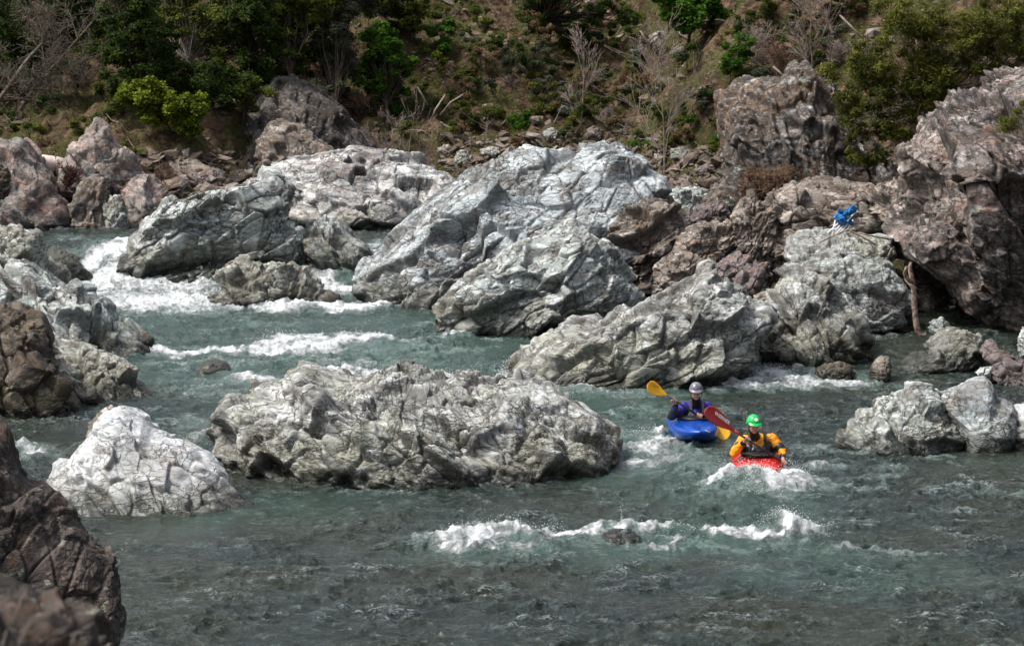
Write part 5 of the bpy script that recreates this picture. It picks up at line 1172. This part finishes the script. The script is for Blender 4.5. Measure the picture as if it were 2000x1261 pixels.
    F = [(i*17+j, (i+1)*17+j, (i+1)*17+j+1, i*17+j+1) for i in range(4) for j in range(16)]
    mb = MB(); mb.add(V, F); vi = mb.build('visor', capm, hl)
    mod(vi, 'shell', 'SOLIDIFY', thickness=.007, offset=0)
    for sg in (1, -1):
        mb = MB(); mb.tube([hf(sg*.088,.015,.0), hf(sg*.078,.035,-.055), hf(sg*.045,.055,-.105), hf(0,.060,-.116)], .0055, 6); mb.build('chin_strap', BLACK, o)
    return o, hl, hf, ch, dn, fw, rt

# --- rear paddler in the blue kayak
BLUEH = plain('hull_blue', (.004,.055,.33), .22, .5, .12, 3); ORANGE = plain('blade_yellow_orange', (.80,.40,.008), .4, .5, .06, 8)
PURP = plain('jacket_violet_blue', (.035,.022,.27), .55, .3, .35, 9, .004); SILV = plain('helmet_silver_grey', (.17,.17,.20), .3, .5, .3, 12)
q = P
B0 = q(1352, 838, 45.0); kb, hullb = kayak('kayak', 'blue kayak of the rear paddler in the purple jacket', (B0[0], 45.0), (.03, -1, 0), BLUEH, BLACK, zref=.17, L_=2.35, Wd=.72, bowrise=.08)
sh = q(1317,782,44.55)-q(1387,826.5,44.62)
J = dict(head=q(1359.5,765,44.72), neck=q(1361,787,44.85), chest=q(1360,803,44.95), pelvis=q(1359,832,45.12), shR=q(1339,793,44.9), elR=q(1312,812,44.72), wrR=q(1317,789,44.60),
         shL=q(1381,793,44.9), elL=q(1391,814,44.75), wrL=q(1372,811,44.60), grR=q(1317.5,782.5,44.55), grL=q(1365,812.7,44.60), shaft=sh, deckdx=0.)
J['wrR'] = J['grR']+np.array((.03, .055, -.045)); J['wrL'] = J['grL']+np.array((.05, .06, -.0))
pr, hl, hf, ch, dn, fw, rt = paddler('paddler in a purple and black jacket and silver-grey visored helmet, in the blue kayak', J, (.03, -1, -.10), PURP, 'dark', SILV, (B0[0], 45.0, .17), 'rear')
V_ = MB(); V_.tube([ch+dn*.13+fw*.25-rt*.06, ch+dn*.125+fw*.258, ch+dn*.14+fw*.25+rt*.07], .011, 6); V_.build('vest_print', CREAM, pr)
pd = empty('paddle', q(1340,797,44.55), 'black-shafted paddle with yellow-orange blades held by the rear paddler', 'paddle')
n0, n1 = q(1303,771.5,44.52), q(1388,827,44.62); mb = MB(); mb.tube([n0, (n0+n1)/2, n1], .0155, 12); mb.build('shaft', CARBON, pd)
b1, fr1 = blade(pd, n0, q(1264,752.5,44.42), .205, ORANGE, 'blade', (.1, -.9, .42))
b2, fr2 = blade(pd, n1, q(1424,853,44.55), .205, ORANGE, 'blade', (.1, -.9, .35))
YDK = plain('print_dark_olive', (.16,.10,.01), .5)
nk, ax, wd, nm, ln = fr1
if wd[2] < 0: wd = -wd
lettering('AFTI', pd, nk+ax*ln*.60+wd*.042+nm*.010, -ax, wd, .045, YDK)
lt = lettering('Vola', kb, q(1389,838,43.9), (1, 0, -.25), (.1, .2, 1), .095, CREAM, bold=.002); mod(lt, 'cling', 'SHRINKWRAP', target=hullb, wrap_method='NEAREST_SURFACEPOINT', wrap_mode='ABOVE_SURFACE', offset=.004)

# --- front paddler in the red kayak
REDH = plain('hull_red', (.50,.010,.010), .22, .5, .12, 3); REDB = plain('blade_dark_red', (.34,.022,.022), .35, .5, .08, 8)
YEL = plain('jacket_orange_yellow', (.80,.30,.010), .5, .35, .25, 9, .004); GRN = plain('helmet_green', (.008,.42,.085), .25, .5)
B0 = q(1479, 905, 42.0); kr, hullr = kayak('kayak', 'red kayak with its bow plunging into white water', (B0[0], 42.08), (.0, -1, 0), REDH, BLACK, zref=.16, L_=2.2, Wd=.68, pitch=-.03, bowrise=.03)
sh = q(1437,843,41.42)-q(1548,915,41.6)
J = dict(head=q(1472,829,41.72), neck=q(1476,853,41.88), chest=q(1480,869,41.95), pelvis=q(1480,899,42.12), shR=q(1450,860,41.95), elR=q(1434,884,41.72), wrR=q(1455,864,41.56),
         shL=q(1509,857,41.95), elL=q(1527,879,41.86), wrL=q(1533,897,41.66), grR=q(1460,858,41.47), grL=q(1530,903.3,41.57), shaft=sh, deckdx=0.)
J['wrR'] = J['grR']+np.array((-.035, .06, -.035)); J['wrL'] = J['grL']+np.array((.0, .055, .05))
pf, hl, hf, ch, dn, fw, rt = paddler('paddler in an orange-yellow jacket, black life vest and green helmet, in the red kayak', J, (.22, -1, -.16), YEL, 'band', GRN, (B0[0], 41.98, .16), 'front', 1.06)
def hpt(x, z):
    el = math.asin((z-.022)/.118); y = math.sqrt(max(0, 1-(x/(.097*math.cos(el)))**2))*.112*math.cos(el)-.006; return hf(x, y+.006, z)
c0 = hpt(-.005, .098); V = [c0]+[hpt(-.005+a, .098+b) for a, b in [(-.034,-.004),(-.018,.010),(-.010,.020),(.004,.019),(.016,.012),(.030,.002),(.020,-.010),(.004,-.022),(-.012,-.018),(-.022,-.010)]]
mb = MB(); mb.add(V, [(0, 1+i, 1+(i+1) % 10, 1+(i+1) % 10) for i in range(10)]); pt = mb.build('emblem', CREAM, hl, smooth=False)
for ob in (pt,):
    mod(ob, 'thick', 'SOLIDIFY', thickness=.002, offset=1)
mb = MB(); mb.tube([ch+fw*.24+dn*.045, ch+fw*.245+dn*.075+rt*.012], .010, 8); mb.build('whistle', plain('whistle_red', (.6,.03,.01), .4), pf)
mb = MB(); s0 = np.array(J['neck']); mb.tube([s0+np.array((.062,-.03,.05)), s0+np.array((.070,-.10,.0)), s0+np.array((.068,-.17,-.09)), ch+fw*.17+rt*.05], .0045, 6); mb.build('strap_cord', plain('cord_lime', (.45,.65,.12), .6), pf)
pd = empty('paddle', q(1495,880,41.5), 'black-shafted paddle with a dark red blade raised by the front paddler', 'paddle')
n0, n1 = q(1437,843,41.42), q(1549,915.5,41.6); mb = MB(); mb.tube([n0, (n0+n1)/2, n1], .0155, 12); mb.build('shaft', CARBON, pd)
mb = MB(); d_ = (n0-n1)/np.linalg.norm(n0-n1); mb.tube([n0-d_*.10, n0+d_*.02], [.017, .021], 12); mb.build('blade_socket', REDB, pd)
b1, fr1 = blade(pd, n0, q(1377,799.5,41.30), .215, REDB, 'blade', (.05, -.9, .40), .01)
b2, fr2 = blade(pd, n1, n1-d_*.46, .205, REDB, 'blade', (.1, -.8, .5), .02)
nk, ax, wd, nm, ln = fr1
if wd[2] < 0: wd = -wd
lettering('WERNER', pd, nk+ax*ln*.50+wd*.040+nm*.016, -ax, wd, .064, CREAM, bold=.0006, extr=.002)

# ------------------------------------------------------------ spray
def spray(label, L_, size, seed):
    r = np.random.RandomState(seed); C = []; Sz = []
    for px, py, rx, hgt, n in L_:
        c = W(px, py); s0 = SC(c[1])
        for _ in range(n):
            x = c[0]+r.normal()*rx/s0*.6; y = c[1]+r.normal()*.18; z = wz_at(x, y)+abs(r.normal())**1.5*hgt*.8
            C.append((x, y, z)); Sz.append(size*(.4+r.rand()**2*1.4))
    C = np.array(C); Sz = np.array(Sz); n = len(C)
    O = np.array([(1,0,0),(-1,0,0),(0,1,0),(0,-1,0),(0,0,1),(0,0,-1)], float); T = np.array([(0,2,4),(2,1,4),(1,3,4),(3,0,4),(2,0,5),(1,2,5),(3,1,5),(0,3,5)])
    V = C[:, None]+O[None]*Sz[:, None, None]*(.7+.9*r.rand(n, 6, 1))*np.array((1, 1, 1.3)); F = (T[None]+np.arange(n)[:, None, None]*6).reshape(-1, 3)
    o = link('spray', mesh_np('spray', V.reshape(-1, 3), F, FOAMM, False)); tag(o, label, 'spray', kind='stuff')
FOAMM = plain('spray_white', (.82,.85,.86), .5, .4)
spray('white spray thrown up round the bow of the red kayak', [(1462,952,34,.05,1500),(1500,955,40,.04,1200),(1550,943,30,.05,1000),(1415,935,22,.05,500),(1480,960,60,.03,700)], .0024, 1)
spray('droplets leaping from the crest of the lower wave', [(1535,1036,40,.05,1600),(1590,1040,30,.035,500),(1010,1042,30,.04,600),(1075,1044,22,.06,350),(1214,1040,3,.10,120),(940,1048,60,.03,900),(1430,1040,50,.03,600),(1340,1042,50,.025,400)], .0024, 2)
spray('droplets over the rapids behind the long boulder', [(860,744,40,.05,500),(920,742,30,.05,500),(985,737,14,.10,700),(720,738,70,.04,700),(690,667,60,.04,500),(540,672,40,.05,500),(1140,757,6,.08,120),(1255,852,30,.035,400),(1500,737,60,.05,800)], .003, 3)
